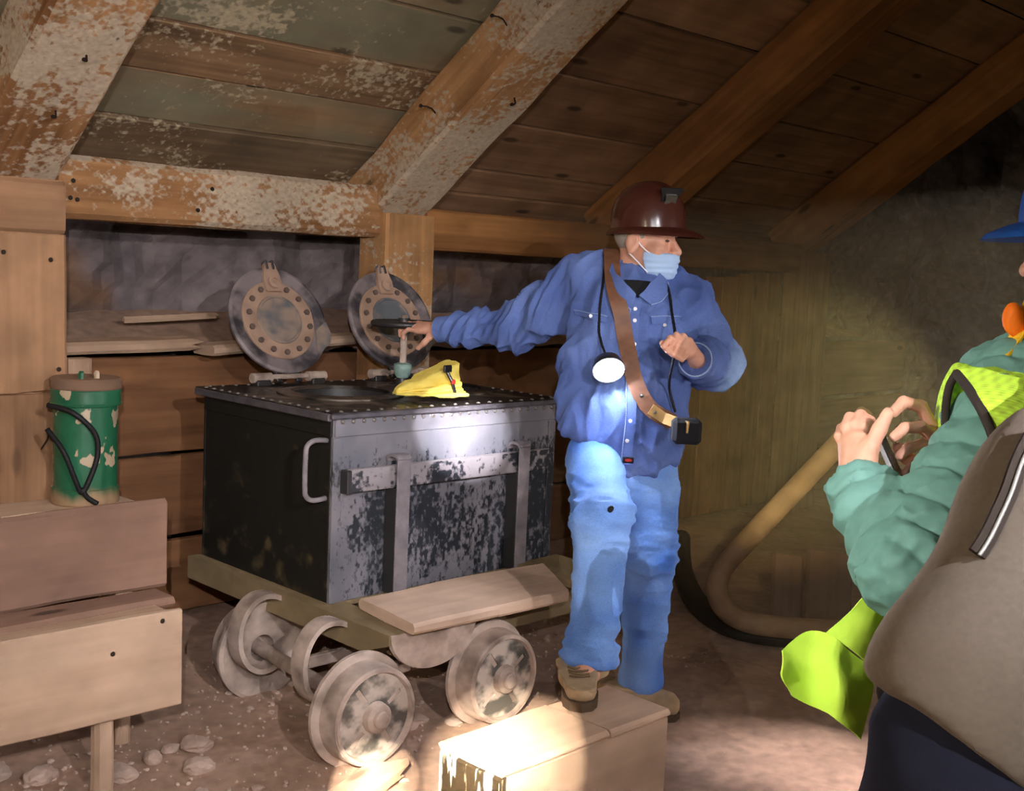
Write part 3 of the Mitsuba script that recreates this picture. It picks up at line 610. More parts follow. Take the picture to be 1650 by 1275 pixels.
# lids leaning back on their hinges
LR = 0.218; tilt = math.radians(24)
def lid(x, n_bolts=14):
    """The lid's inner face looks towards -Y and a little up; local z of the lathe is the face's normal."""
    nrm = V(0, -math.cos(tilt), math.sin(tilt)); upv = V(0, math.sin(tilt), math.cos(tilt)); ex = V(1, 0, 0)
    M = np.stack([ex, upv, nrm], 1); hinge = V(x, 0.765, ZT + 0.035); ctr = hinge + upv * (LR + 0.005)
    P = lambda m: place(m, M, ctr)
    dish = lathe([(0, -0.030), (LR * 0.7, -0.026), (LR * 0.97, -0.004), (LR, 0.004), (LR, 0.014), (LR - 0.012, 0.018), (LR * 0.74, 0.006), (0, 0.006)], n=64)
    k = part('lid', P(dish), 'm_lid', 25, label='round domed lid swung open')
    plate = lathe([(0, 0.006), (LR * 0.735, 0.006), (LR * 0.735, 0.014), (LR * 0.715, 0.017), (0, 0.017)], n=56); tag(add('gasket_plate', P(plate), 'm_lid_plate', 25, None, k), 'tan inner plate')
    worn = lathe([(LR * 0.36, 0.017), (LR * 0.46, 0.017), (LR * 0.45, 0.022), (LR * 0.41, 0.023), (LR * 0.40, 0.0185), (0, 0.018), (0, 0.0165), (LR * 0.36, 0.0165), (LR * 0.36, 0.017)], n=48); tag(add('centre_disc', P(worn), 'm_lid_worn', 25, None, k), 'bluish worn centre with a raised ring')
    for b in range(n_bolts):
        a = 2 * math.pi * (b + 0.5) / n_bolts
        if abs(((a - math.pi / 2 + math.pi) % (2 * math.pi)) - math.pi) < 0.3: continue
        h = trimesh.creation.cylinder(0.0115, 0.012, sections=6); h.apply_translation([math.cos(a) * LR * 0.62, math.sin(a) * LR * 0.62, 0.021]); add('bolt', P(h), 'm_bolt', False, None, k)
    # latch lug at the top, hinge ears at the bottom
    lug = extrude(Polygon([(-0.030, 0.122), (0.030, 0.122), (0.030, 0.17), (0.016, 0.225), (-0.016, 0.225), (-0.030, 0.17)]).buffer(0.008), 0.016); lug.apply_translation([0, 0, 0.014])
    boss = lathe([(0, 0), (0.026, 0), (0.026, 0.014), (0.014, 0.016), (0.012, 0.010), (0, 0.010)], n=24); boss.apply_translation([0, 0.150, 0.028])
    add('latch_lug', cat(P(lug), P(boss)), 'm_lid_plate', 30, None, k)
    fork = cat(*[P(cbox((s * 0.014 - 0.006, 0.205, 0.002), (s * 0.014 + 0.006, 0.243, 0.034), 0.003)) for s in (-1, 1)]); add('latch_fork', fork, 'm_lid', False, None, k)
    side = extrude(Polygon([(0.150, -0.135), (0.205, -0.10), (0.222, -0.06), (0.212, -0.015), (0.165, -0.05)]).buffer(0.006), 0.012); side.apply_translation([0, 0, 0.006]); add('side_lug', P(side), 'm_lid_worn', False, None, k)
    for s in (-1, 1): add('hinge_ear', P(cbox((s * 0.045 - 0.014, -LR - 0.03, -0.02), (s * 0.045 + 0.014, -LR * 0.8, 0.002), 0.004)), 'm_black_iron', False, None, k)
    return hinge
for x in (0.345, 0.905):
    hp = lid(x)
    kk = part('hinge_rod', tube([hp + V(-0.165, 0, -0.004), hp + V(0.165, 0, -0.004)], 0.010, 10), 'm_iron', 30)
    for s in (-0.125, 0.125): add('hinge_sleeve', tube([hp + V(s - 0.042, 0, -0.006), hp + V(s + 0.042, 0, -0.006)], 0.019, 14), 'm_iron', 30, None, kk)
    for s in (-0.125, 0.125): add('hinge_block', cbox((hp[0] + s - 0.03, hp[1] - 0.025, ZT - 0.002), (hp[0] + s + 0.03, hp[1] + 0.02, ZT + 0.022), 0.004), 'm_black_iron', False, None, kk)
# handwheel on its greenish stem between the hatches
hw = V(0.690, 0.500, 1.251); hz = V(0, 0, 1)
HW = part('handwheel', tube([hw + V(math.cos(a) * 0.118, math.sin(a) * 0.118, 0) for a in np.linspace(0, 2 * math.pi, 40, endpoint=False)], 0.0125, 10, closed=True), 'm_black_iron', True, label='black handwheel on an upright stem')
sp = cat(*[tube([hw + V(0, 0, 0.006), hw + V(math.cos(a) * 0.06, math.sin(a) * 0.06, 0.002), hw + V(math.cos(a) * 0.113, math.sin(a) * 0.113, 0)], 0.008, 8) for a in (0.5, 0.5 + 2.094, 0.5 + 4.189)])
add('spoke', sp, 'm_black_iron', True, None, HW)
hub = lathe([(0, -0.02), (0.024, -0.02), (0.026, 0.0), (0.022, 0.022), (0, 0.022)], n=24); hub.apply_translation(hw); add('hub', hub, 'm_black_iron', 30, None, HW)
nut = lathe([(0, 0.018), (0.012, 0.018), (0.012, 0.034), (0, 0.036)], n=6); nut.apply_translation(hw); tag(add('nut', nut, 'm_iron', False, None, HW), 'pale nut')
stem = tube([hw + V(0, 0, -0.02), V(hw[0], hw[1], 1.06)], 0.0135, 14); tag(add('stem', stem, 'm_iron', 30, None, HW), 'worn steel stem')
gl = lathe([(0, 0.10), (0.016, 0.10), (0.034, 0.094), (0.036, 0.074), (0.030, 0.052), (0.022, 0.040), (0, 0.040)], n=32); gl.apply_translation([hw[0], hw[1], ZT]); tag(add('gland', gl, 'm_verdigris', 30, None, HW), 'green-grey corroded packing nut')
pd = lathe([(0, 0.0), (0.055, 0.0), (0.052, 0.012), (0.026, 0.018), (0.022, 0.045), (0, 0.045)], n=32); pd.apply_translation([hw[0], hw[1], ZT - 0.001]); add('boss', pd, 'm_black_iron', 30, None, HW)
# flat bar across the side with two hanging straps
FB = part('flat_bar', cbox((0.045, -0.040, 0.738), (0.975, -0.018, 0.815), 0.003), 'm_bar', label='long flat bar across the side')
add('bar_end', cbox((0.028, -0.046, 0.735), (0.046, -0.001, 0.812), 0.003), 'm_black_iron', False, None, FB)
for x in (0.2, 0.78):
    add('spacer', cbox((x + 0.02, -0.019, 0.75), (x + 0.06, -0.001, 0.80), 0.003), 'm_black_iron', False, None, FB)
for x in (0.215, 0.785):
    face = cbox((x, -0.070, 0.378), (x + 0.056, -0.062, 0.835), 0.003)
    hook = strip([(x + 0.028, -0.066 + 0.028 * (1 - math.cos(a)), 0.835 + 0.014 * math.sin(a)) for a in np.linspace(0, math.pi, 10)] + [(x + 0.028, -0.010, 0.825)], (1, 0, 0), 0.056, 0.010)
    k = part('hanging_strap', cat(face, hook), 'm_strap', False, label='dusty angle-iron strap hooked over the flat bar')
    tag(add('web', cbox((x + 0.002, -0.063, 0.378), (x + 0.012, -0.001, 0.737), 0.003), 'm_black_iron', False, None, k), 'black inner web')
# grab handle beside the front corner
part('grab_handle', tube([(-0.002, 0.03, 0.905), (-0.05, 0.03, 0.908), (-0.078, 0.03, 0.893), (-0.084, 0.03, 0.86), (-0.084, 0.03, 0.76), (-0.078, 0.03, 0.728), (-0.05, 0.03, 0.713), (-0.002, 0.03, 0.716)], 0.0085, 10, sub=3), 'm_strap', True, label='bent iron grab handle')
# underframe
def extrude_y(yz, xa, xb):
    m = extrude(Polygon(yz), xb - xa); m.apply_transform(np.array([[0, 0, 1, xa], [1, 0, 0, 0], [0, 1, 0, 0], [0, 0, 0, 1.0]])); return m
UF = part('cross_beam', extrude_y([(-0.37, 0.368), (0.82, 0.368), (0.82, 0.285), (-0.24, 0.285), (-0.37, 0.335)], -0.045, 0.065), 'm_olive', label='olive cross beam')
part('cross_beam', extrude_y([(-0.37, 0.368), (0.82, 0.368), (0.82, 0.285), (-0.24, 0.285), (-0.37, 0.335)], 0.93, 1.04), 'm_olive')
for y in (-0.25, 0.10):
    part('sill', cbox((0.064, y - 0.03, 0.25), (0.931, y + 0.03, 0.36), 0.006), 'm_olive')
part('deck', cbox((-0.02, 0.0, 0.35), (W_ + 0.01, D_, 0.3695), 0.004), 'm_olive')
m, uv = timber((0.025, -0.262, 0.3905), (0.78, -0.285, 0.391), 0.335, 0.038, 91, nseg=14, rough=0.005, chamfer=0.010)
v = m.vertices; v[:, 0] += np.where(v[:, 0] > 0.4, (v[:, 1] + 0.27) * 0.62, (v[:, 1] + 0.27) * 0.10)
tag(add('foot_plank', m, 'm_box', False, uv, CART), 'dusty thick foot plank')
m, uv = timber((0.80, -0.22, 0.385), (1.03, -0.22, 0.385), 0.36, 0.03, 92, nseg=4); tag(add('foot_plank', m, 'm_olive', False, uv, CART), 'brown end plank')
# curved skirt plates under the foot plank
for x in (0.135,):
    sk = extrude(Polygon([(0.175 * math.cos(a), -0.13 * math.sin(a)) for a in np.linspace(0, math.pi, 28)]), 0.02)
    sk.apply_transform(np.array([[1, 0, 0, x], [0, 0, 1, -0.375], [0, 1, 0, 0.366], [0, 0, 0, 1.0]]))
    if sk.volume < 0: sk.invert()
    part('half_round_plate', sk, 'm_iron', False, label='grey half-round plate under the foot plank')
# wheels: tread, flange behind, recessed face, hub, slots
def wheel(x, y, facing, seedw):
    r, rf, wd = 0.148, 0.176, 0.085
    prof = [(0.020, -0.02), (0.040, -0.02), (0.046, -wd), (rf - 0.012, -wd - 0.02), (rf, -wd - 0.012), (rf, -wd), (r + 0.006, -wd + 0.010), (r, -0.006), (r - 0.004, 0), (r - 0.014, 0), (r - 0.020, -0.018), (0.048, -0.014), (0.044, 0.012), (0.040, 0.014), (0.020, 0.014), (0.020, -0.02)]
    M = np.stack([V(1, 0, 0), V(0, 0, 1), V(0, -1, 0) * facing], 1)
    if facing < 0: M = np.stack([V(1, 0, 0), V(0, 0, -1), V(0, 1, 0)], 1)
    m = lathe(prof, n=64); P = lambda q: place(q, M, (x, y, r + 0.002))
    k = part('wheel', P(m), 'm_iron', 28, label='flanged iron wheel')
    disc = lathe([(0.046, -0.024), (r - 0.019, -0.024), (r - 0.019, -0.0135), (0.046, -0.009), (0.046, -0.024)], n=56)
    cutters = []
    for a in (0.55, 2.2, 3.9, 5.3):
        c = trimesh.creation.box((0.055, 0.018, 0.08)); c.apply_translation([0.085, 0, -0.02]); c.apply_transform(trimesh.transformations.rotation_matrix(a, [0, 0, 1])); cutters.append(c)
    try: disc = trimesh.boolean.difference([disc] + cutters, engine='manifold')
    except Exception as e: print(e)
    tag(add('face_disc', P(disc), 'm_wheelface', 20, None, k), 'worn slotted wheel face')
    cap = lathe([(0, -0.02), (0.026, -0.02), (0.026, 0.026), (0.022, 0.030), (0, 0.031)], n=28); tag(add('axle_end', P(cap), 'm_iron', 30, None, k), 'axle end in the hub')
for x in (-0.125, 0.405):
    wheel(x, -0.425, 1, 1); wheel(x + 0.08, 0.395, -1, 2)
    part('axle', tube([(x, -0.42, 0.15), (x + 0.08, 0.38, 0.15)], 0.024, 14), 'm_iron', True)
    for y in (-0.27,): part('axle_box', cbox((x - 0.03, y - 0.022, 0.11), (x + 0.03, y + 0.022, 0.255), 0.008), 'm_olive')
# rails
for x0, x1 in (): pass
part('tie_rod', cbox((-0.06, -0.20, 0.16), (0.40, -0.175, 0.20), 0.004), 'm_iron')
part('tie_rod', cbox((-0.06, 0.015, 0.16), (0.40, 0.04, 0.20), 0.004), 'm_iron')
# C-shaped buffer springs at the dark end
for y, dy in ((0.235, 0.0), (-0.13, 0.0)):
    cpts = [(-0.035, y, 0.345), (-0.07, y, 0.362), (-0.115, y, 0.366), (-0.160, y, 0.345), (-0.192, y, 0.295), (-0.202, y, 0.235), (-0.192, y, 0.175), (-0.158, y, 0.125), (-0.11, y, 0.104), (-0.06, y, 0.112), (-0.02, y, 0.145)]
    P = np.array(cpts); t = np.linspace(0, len(P) - 1, 40); P = np.stack([np.interp(t, range(len(P)), P[:, k]) for k in range(3)], 1)
    for _ in range(4): P[1:-1] = (P[:-2] + 2 * P[1:-1] + P[2:]) / 4
    part('buffer_spring', strip(P, (0, 1, 0), 0.066, 0.017), 'm_iron', 40, label='C-shaped flat-iron buffer spring')

# ================================================================== YELLOW CLOTH on the top plate
def hump(u, v):
    # u along (0 thin tip .. 1 thick end), v across (-1..1); world axes below
    w = 0.10 * (0.25 + 0.75 * min(1, u * 1.9)); h = 0.016 + 0.098 * u ** 0.85
    return w, h
YC = thing('yellow_cloth_pouch', 'folded yellow cloth pouch with a black clip on the tank top between the hatches', 'cloth')
ya, yb = V(0.385, 0.165, ZT + 0.026), V(0.600, 0.080, ZT + 0.026)   # thin tip -> thick end
ydir = unit(yb - ya); yside = unit(np.cross([0, 0, 1], ydir)); L = np.linalg.norm(yb - ya)
def wrinkle_c(v):
    q = np.stack([v @ ydir * 16, v @ yside * 30, v[:, 2] * 26], -1) + 30
    return 0.009 * ((1 - np.abs(2 * meshkit.noise(q, 4) - 1)) ** 2 - 0.4)
FR = (0.0, 0.13, 0.26, 0.42, 1.0)
def slab(k, n):
    """One fold of the cloth: a wedge rising to the thick end."""
    us, th = np.linspace(0, 1, 26), np.linspace(0, 2 * math.pi, 28, endpoint=False); rows = []
    for u in us:
        w, h = hump(u, 0); zc, zh = h * (FR[k] + FR[k + 1]) / 2, h * (FR[k + 1] - FR[k]) * 0.53
        if u < .04: zh *= 0.6; w *= 0.9
        if u > .98: zh *= 0.93; w *= 0.96
        tilt_ = 0.015 * math.sin(k * 1.7) * u
        c = ya + ydir * L * u * (1 - 0.02 * k) + yside * (tilt_ + 0.012 * (k - 1) * u)
        r = []
        for a in th:
            ca, sa = math.cos(a), math.sin(a); se = lambda x, p: math.copysign(abs(x) ** p, x)
            p = c + yside * se(ca, 0.7) * w * (1 - 0.1 * k) + V(0, 0, zc + se(sa, 0.38) * zh)
            p = p + V(0, 0, 0.016 * (nz(u * 3, ca * 1.5 + k, 0, 1.5, 20 + k))) * u + yside * 0.012 * nz(u * 4, sa + k, 1, 1.5, 30 + k)
            r.append(p)
        rows.append(r)
    R_ = np.array(rows); n1, n2 = R_.shape[:2]; i, j = np.meshgrid(np.arange(n1 - 1), np.arange(n2), indexing='ij')
    q = np.stack([i * n2 + j, i * n2 + (j + 1) % n2, (i + 1) * n2 + (j + 1) % n2, (i + 1) * n2 + j], -1).reshape(-1, 4)
    v = np.vstack([R_.reshape(-1, 3), R_[0].mean(0), R_[-1].mean(0)]); f = [*q[:, [0, 1, 2]], *q[:, [0, 2, 3]]]
    f += [(n1 * n2, (j + 1) % n2, j) for j in range(n2)] + [(n1 * n2 + 1, (n1 - 1) * n2 + j, (n1 - 1) * n2 + (j + 1) % n2) for j in range(n2)]
    m = trimesh.Trimesh(v, np.array(f), process=False)
    if m.volume < 0: m.invert()
    return m
for k in range(4): add('fold', puff(slab(k, 4), wrinkle_c), 'm_yellow', 40, None, YC)
cend = yb + V(0, 0, 0.085) - ydir * 0.075 - yside * 0.095
kclip = add('clip', cat(cbox(cend + V(-.018, -.006, .0), cend + V(.018, .006, .026), .004), tube([cend, cend + V(0.012, -0.012, -0.03), cend + V(0.03, -0.012, -0.075)], 0.006, 8)), 'm_black_paint', False, None, YC); tag(kclip, 'black plastic clip')
tag(add('tip', cbox(cend + V(.008, -.020, -.040), cend + V(.024, -.006, -.024), .003), 'm_red', False, None, kclip), 'red tip')

# ================================================================== THE STANDING MAN
EX, EY, EZ = V(0.70711, -0.70711, 0), V(0.70711, 0.70711, 0), V(0, 0, 1)
def wrinkle(amp, fx, fz, seed, axis=EZ, sharp=1.6):
    """Cloth creases: ridged noise, stretched across the direction axis."""
    a = unit(axis); b = unit(np.cross(a, [0.2, 0.9, 0.31])); c = np.cross(a, b)
    def fn(v):
        q = np.stack([v @ b * fx, v @ c * fx, v @ a * fz], -1) + seed * 11.3 + 40
        q = q + 0.8 * (meshkit.noise(q * 0.6 + 9)[..., None] - 0.5)
        r = 1 - np.abs(2 * meshkit.noise(q, seed) - 1); r2 = 1 - np.abs(2 * meshkit.noise(q * 2.1 + 5, seed + 1) - 1)
        return amp * (r ** sharp - 0.45 + 0.4 * (r2 ** sharp - 0.45))
    return fn
def seg_t(v, a, b):
    a, b = np.asarray(a), np.asarray(b); ab = b - a; t = ((v - a) @ ab) / (ab @ ab); d = np.linalg.norm(v - a - np.clip(t, 0, 1)[:, None] * ab, axis=1); return t, d
def drape(mesh, pts, direction, lift):
    """The points, moved along direction onto the mesh's surface and lifted off it."""
    P = np.asarray(pts, float); d = np.tile(unit(direction), (len(P), 1))
    loc, ray, tri = mesh.ray.intersects_location(P - d * 0.6, d, multiple_hits=False)
    out = P.copy()
    for l, r, t in zip(loc, ray, tri): out[r] = l + mesh.face_normals[t] * lift - unit(direction) * lift * 0.5
    return out
def dense(pts, n):
    P = np.asarray(pts, float); t = np.r_[0, np.cumsum(np.linalg.norm(np.diff(P, axis=0), axis=1))]; u = np.linspace(0, t[-1], n)
    return np.stack([np.interp(u, t, P[:, k]) for k in range(3)], 1)
def ease(P, n=3):
    P = np.array(P)
    for _ in range(n): P[1:-1] = (P[:-2] + 2 * P[1:-1] + P[2:]) / 4
    return P
def ribbon(P, across, w, t):
    """A flat band through P: w wide along across (one direction or one per point), t thick."""
    P = np.asarray(P); tg = np.gradient(P, axis=0); tg /= np.linalg.norm(tg, axis=1, keepdims=True)
    A = np.broadcast_to(np.asarray(across, float), P.shape).copy(); A -= (A * tg).sum(1, keepdims=True) * tg; A /= np.linalg.norm(A, axis=1, keepdims=True)
    N = np.cross(tg, A); W = np.broadcast_to(np.asarray(w, float), (len(P),))[:, None]
    ring = np.stack([P - A * W / 2 - N * t / 2, P + A * W / 2 - N * t / 2, P + A * W / 2 + N * t / 2, P - A * W / 2 + N * t / 2], 1); n = len(P); v = ring.reshape(-1, 3); f = []
    for i in range(n - 1):
        for j in range(4):
            a, b, c, d = i * 4 + j, i * 4 + (j + 1) % 4, (i + 1) * 4 + (j + 1) % 4, (i + 1) * 4 + j; f += [(a, b, c), (a, c, d)]
    f += [(0, 2, 1), (0, 3, 2), (n * 4 - 4, n * 4 - 3, n * 4 - 2), (n * 4 - 4, n * 4 - 2, n * 4 - 1)]
    m = trimesh.Trimesh(v, f, process=False)
    if m.volume < 0: m.faces = m.faces[:, ::-1]
    return m
def head_prims(aged=True):
    """The head in its own frame: x its right, y forward, z up, eyes at z = 0."""
    P = [ell((0, -0.012, 0.035), (0.076, 0.096, 0.092), 0.03), ell((0, 0.030, -0.050), (0.057, 0.062, 0.072), 0.035), ell((0, 0.078, -0.103), (0.024, 0.020, 0.018), 0.03),
         ell((0, 0.072, 0.022), (0.056, 0.022, 0.016), 0.02), cone((0, 0.090, 0.006), (0, 0.116, -0.034), 0.010, 0.0135, 0.014), ell((0.012, 0.103, -0.040), (0.009, 0.011, 0.008), 0.008), ell((-0.012, 0.103, -0.040), (0.009, 0.011, 0.008), 0.008),
         ell((0.040, 0.064, -0.030), (0.022, 0.022, 0.022), 0.025), ell((-0.040, 0.064, -0.030), (0.022, 0.022, 0.022), 0.025), ell((0, 0.088, -0.072), (0.026, 0.013, 0.010), 0.012)]
    P += [ell((s * 0.032, 0.098, 0.002), (0.017, 0.014, 0.010), 0.012, None, True) for s in (-1, 1)]
    P += [ell((s * 0.032, 0.079, 0.001), (0.015, 0.012, 0.010), 0.006) for s in (-1, 1)]
    return P
def ear(s):
    return [ell((s * 0.079, -0.012, -0.012), (0.010, 0.024, 0.034), 0.012), ell((s * 0.081, -0.014, -0.036), (0.008, 0.011, 0.013), 0.01), ell((s * 0.093, -0.006, -0.006), (0.008, 0.011, 0.018), 0.008, None, True)]
def finger(pts, r0=0.0092, r1=0.0074, k=0.004):
    n = len(pts) - 1; rr = np.linspace(r0, r1, n + 1); return chain([V(*p) for p in pts], rr, k)

# joints
HEAD = V(*(0.8282, -0.5641, 1.5956)); FH = unit(0.86 * EX - 0.51 * EY - 0.02 * EZ); HX = unit(np.cross(FH, EZ)); HU = np.cross(HX, FH)
HM = np.stack([HX, FH, HU], 1)
NECK = V(*(0.8624, -0.5331, 1.4626)); CH0 = V(*(0.8507, -0.5438, 1.4090)); CH1 = V(*(0.8274, -0.5478, 1.3220)); CH2 = V(*(0.7551, -0.5587, 1.1485)); CH3 = V(*(0.7111, -0.5970, 0.9803)); CH4 = V(*(0.6877, -0.6198, 0.8625))
RSH = V(*(0.7631, -0.3763, 1.4667)); REL = V(*(0.7476, -0.0891, 1.2885)); RWR = V(*(0.6685, 0.2538, 1.2457))
LSH = V(*(0.9296, -0.6852, 1.3719)); LEL = V(*(0.9886, -0.7560, 1.1994)); LWR = V(*(0.7494, -0.8542, 1.2254))
RHIP = V(*(0.6153, -0.5714, 0.8920)); RKN = V(*(0.3488, -0.8503, 0.7652)); RAN = V(*(0.2888, -0.8816, 0.3494))
LHIP = V(*(0.7798, -0.6647, 0.8923)); LKN = V(*(0.7297, -0.7327, 0.5812)); LAN = V(*(0.8370, -0.6417, 0.1057))
MAN = thing('person', 'man in blue denim and a brown hard hat, one boot on the step box', 'person')
# --- body: head, neck, trunk, limbs and both hands as one surface
def hp(x, y, z): return HEAD + HM @ V(x, y, z)
inner = [cone(CH0, CH1, 0.10, 0.145, 0.05, (EY, 0.66)), cone(CH1, CH3, 0.145, 0.13, 0.05, (EY, 0.66)), cone(CH3, CH4, 0.13, 0.13, 0.05, (EY, 0.7)), cone(CH0, RSH, 0.07, 0.05, 0.04), cone(CH0, LSH, 0.07, 0.05, 0.04), cone(NECK - EZ * 0.03, hp(0, -0.02, -0.05), 0.062, 0.054, 0.03)]
inner += chain([RSH, REL, RWR + (RWR - REL) * 0.04], [0.055, 0.042, 0.028], 0.02) + chain([LSH, LEL, LWR], [0.055, 0.044, 0.030], 0.02)
inner += chain([RHIP, RKN, RAN, RAN * 0.5 + V(0.16, -0.95, 0.35) * 0.5 - EZ * 0.01], [0.08, 0.055, 0.042, 0.036], 0.03) + chain([LHIP, LKN, LAN, LAN * 0.55 + V(0.80, -0.63, 0.04) * 0.45], [0.08, 0.055, 0.042, 0.036], 0.03)
trunk = body(inner, 0.013)
headm = place(body(head_prims() + ear(1) + ear(-1) + [cone((0, -0.03, -0.05), (0, -0.035, -0.14), 0.056, 0.058, 0.02)], 0.0042, 1), HM, HEAD)
rw = V(*(0.6651, 0.2360, 1.2469))
RK = [V(*(0.6351, 0.3495, 1.2347)), V(*(0.6450, 0.3837, 1.2441)), V(*(0.6648, 0.4077, 1.2519)), V(*(0.6946, 0.4212, 1.2558))]
rh = [cone(rw, k, 0.021, 0.0125, 0.016) for k in RK]
rh += finger([RK[0], (0.6248, 0.3956, 1.2363), (0.6236, 0.4228, 1.2203), (0.6292, 0.4285, 1.2009)]) + finger([RK[1], (0.6345, 0.4300, 1.2458), (0.6349, 0.4557, 1.2298), (0.6371, 0.4573, 1.2083)]) + finger([RK[2], (0.6541, 0.4543, 1.2537), (0.6544, 0.4800, 1.2377), (0.6535, 0.4777, 1.2163)]) + finger([RK[3], (0.6789, 0.4582, 1.2558), (0.6793, 0.4842, 1.2422), (0.6768, 0.4838, 1.2230)], 0.008, 0.0065)
rh += [cone(rw, V(*(0.6428, 0.2895, 1.2178)), 0.019, 0.014, 0.014)] + finger([(0.6428, 0.2895, 1.2178), (0.6237, 0.2979, 1.1942), (0.6193, 0.3272, 1.1710)], 0.0125, 0.009, 0.006)
handr = body(rh, 0.0025, 1)
LK = [V(*(0.5745, -0.8819, 1.2967)), V(*(0.6057, -0.8805, 1.3056)), V(*(0.6412, -0.8796, 1.3016)), V(*(0.6767, -0.8773, 1.2879))]
lw = V(*(0.7413, -0.8599, 1.2280))
lh = [cone(lw, k, 0.021, 0.0105, 0.010) for k in LK] + [cone(V(*(0.6799, -0.8657, 1.2546)), V(*(0.6535, -0.8659, 1.2664)), 0.024, 0.020, 0.015)]
TIPS = [(1069,558,3.465), (1077,566,3.475), (1085,571,3.49), (1093,575,3.515)]
lh += finger([LK[0], (0.5391, -0.8855, 1.2733), (0.5675, -0.8808, 1.2577), (0.6053, -0.8744, 1.2678)], 0.0088, 0.0074, 0.0022) + finger([LK[1], (0.5569, -0.8913, 1.2587), (0.5856, -0.8863, 1.2466), (0.6235, -0.8800, 1.2567)], 0.0088, 0.0074, 0.0022)
lh += finger([LK[2], (0.5790, -0.8935, 1.2492), (0.6079, -0.8885, 1.2389), (0.6405, -0.8840, 1.2492)], 0.0086, 0.0072, 0.0022) + finger([LK[3], (0.6092, -0.8898, 1.2390), (0.6290, -0.8894, 1.2311), (0.6551, -0.8852, 1.2434)], 0.0080, 0.0066, 0.0022)
lh += finger([(0.6930, -0.8522, 1.2418), (0.6441, -0.8496, 1.2653), (0.6006, -0.8535, 1.2812), (0.5687, -0.8573, 1.2800)], 0.013, 0.0085, 0.008)
handl = body(lh, 0.0024, 1)
BODY = add('body', union([trunk, headm, handr, handl]), 'm_skin', True, None, MAN)
for s in (-1, 1):
    e = trimesh.creation.icosphere(2); e.vertices = e.vertices * V(0.0115, 0.0075, 0.0042); e = place(e, HM, hp(s * 0.031, 0.0885, 0.0)); tag(add('eye', e, 'm_boot_sole', True, None, MAN), 'shaded eye')  # shade under the brim put into the dark brown eye colour
    br = tube([hp(s * 0.014, 0.100, 0.017), hp(s * 0.033, 0.096, 0.022), hp(s * 0.052, 0.080, 0.018)], [0.004, 0.005, 0.003], 6, sub=3); tag(add('eyebrow', br, 'm_hair', True, None, MAN), 'grey eyebrow')
skull = head_prims()
hair = body([ell((0, -0.020, 0.030), (0.0795, 0.094, 0.090), 0.02)], 0.005, 1, clip=lambda p: np.maximum(np.maximum(p[..., 1] - 0.030, -0.052 - p[..., 2]), p[..., 2] - 0.06))
add('hair', place(hair, HM, HEAD), 'm_hair', True, None, MAN)
# --- face mask, worn under the nose
def mask_clip(p):
    x, y, z = p[..., 0], p[..., 1], p[..., 2]
    return np.maximum.reduce([z + 0.043 - 0.10 * np.abs(x), -0.128 - z, 0.022 - y + 0.25 * np.maximum(0, -0.06 - z)])
maskp = [q for q in head_prims() if True]
mk = body([ell((0, 0.033, -0.060), (0.066, 0.072, 0.080), 0.03), ell((0, 0.084, -0.100), (0.034, 0.028, 0.026), 0.03), ell((0, 0.092, -0.055), (0.034, 0.026, 0.022), 0.03)], 0.004, 1, clip=mask_clip,
          warp=lambda p: 0.0016 * np.sin(p[..., 2] * 330 + 18 * np.abs(p[..., 0])))
MK = add('face_mask', place(mk, HM, HEAD), 'm_mask', 40, None, MAN); tag(MK, 'pale blue surgical mask pulled under the nose')
for s in (1, -1):
    add('ear_loop', tube([hp(s * 0.060, 0.050, -0.048), hp(s * 0.076, 0.018, -0.020), hp(s * 0.085, -0.016, 0.026)], 0.0022, 6, sub=3), 'm_white', True, None, MK)
    add('ear_loop', tube([hp(s * 0.055, 0.040, -0.106), hp(s * 0.074, 0.006, -0.070), hp(s * 0.084, -0.020, -0.046)], 0.0022, 6, sub=3), 'm_white', True, None, MK)
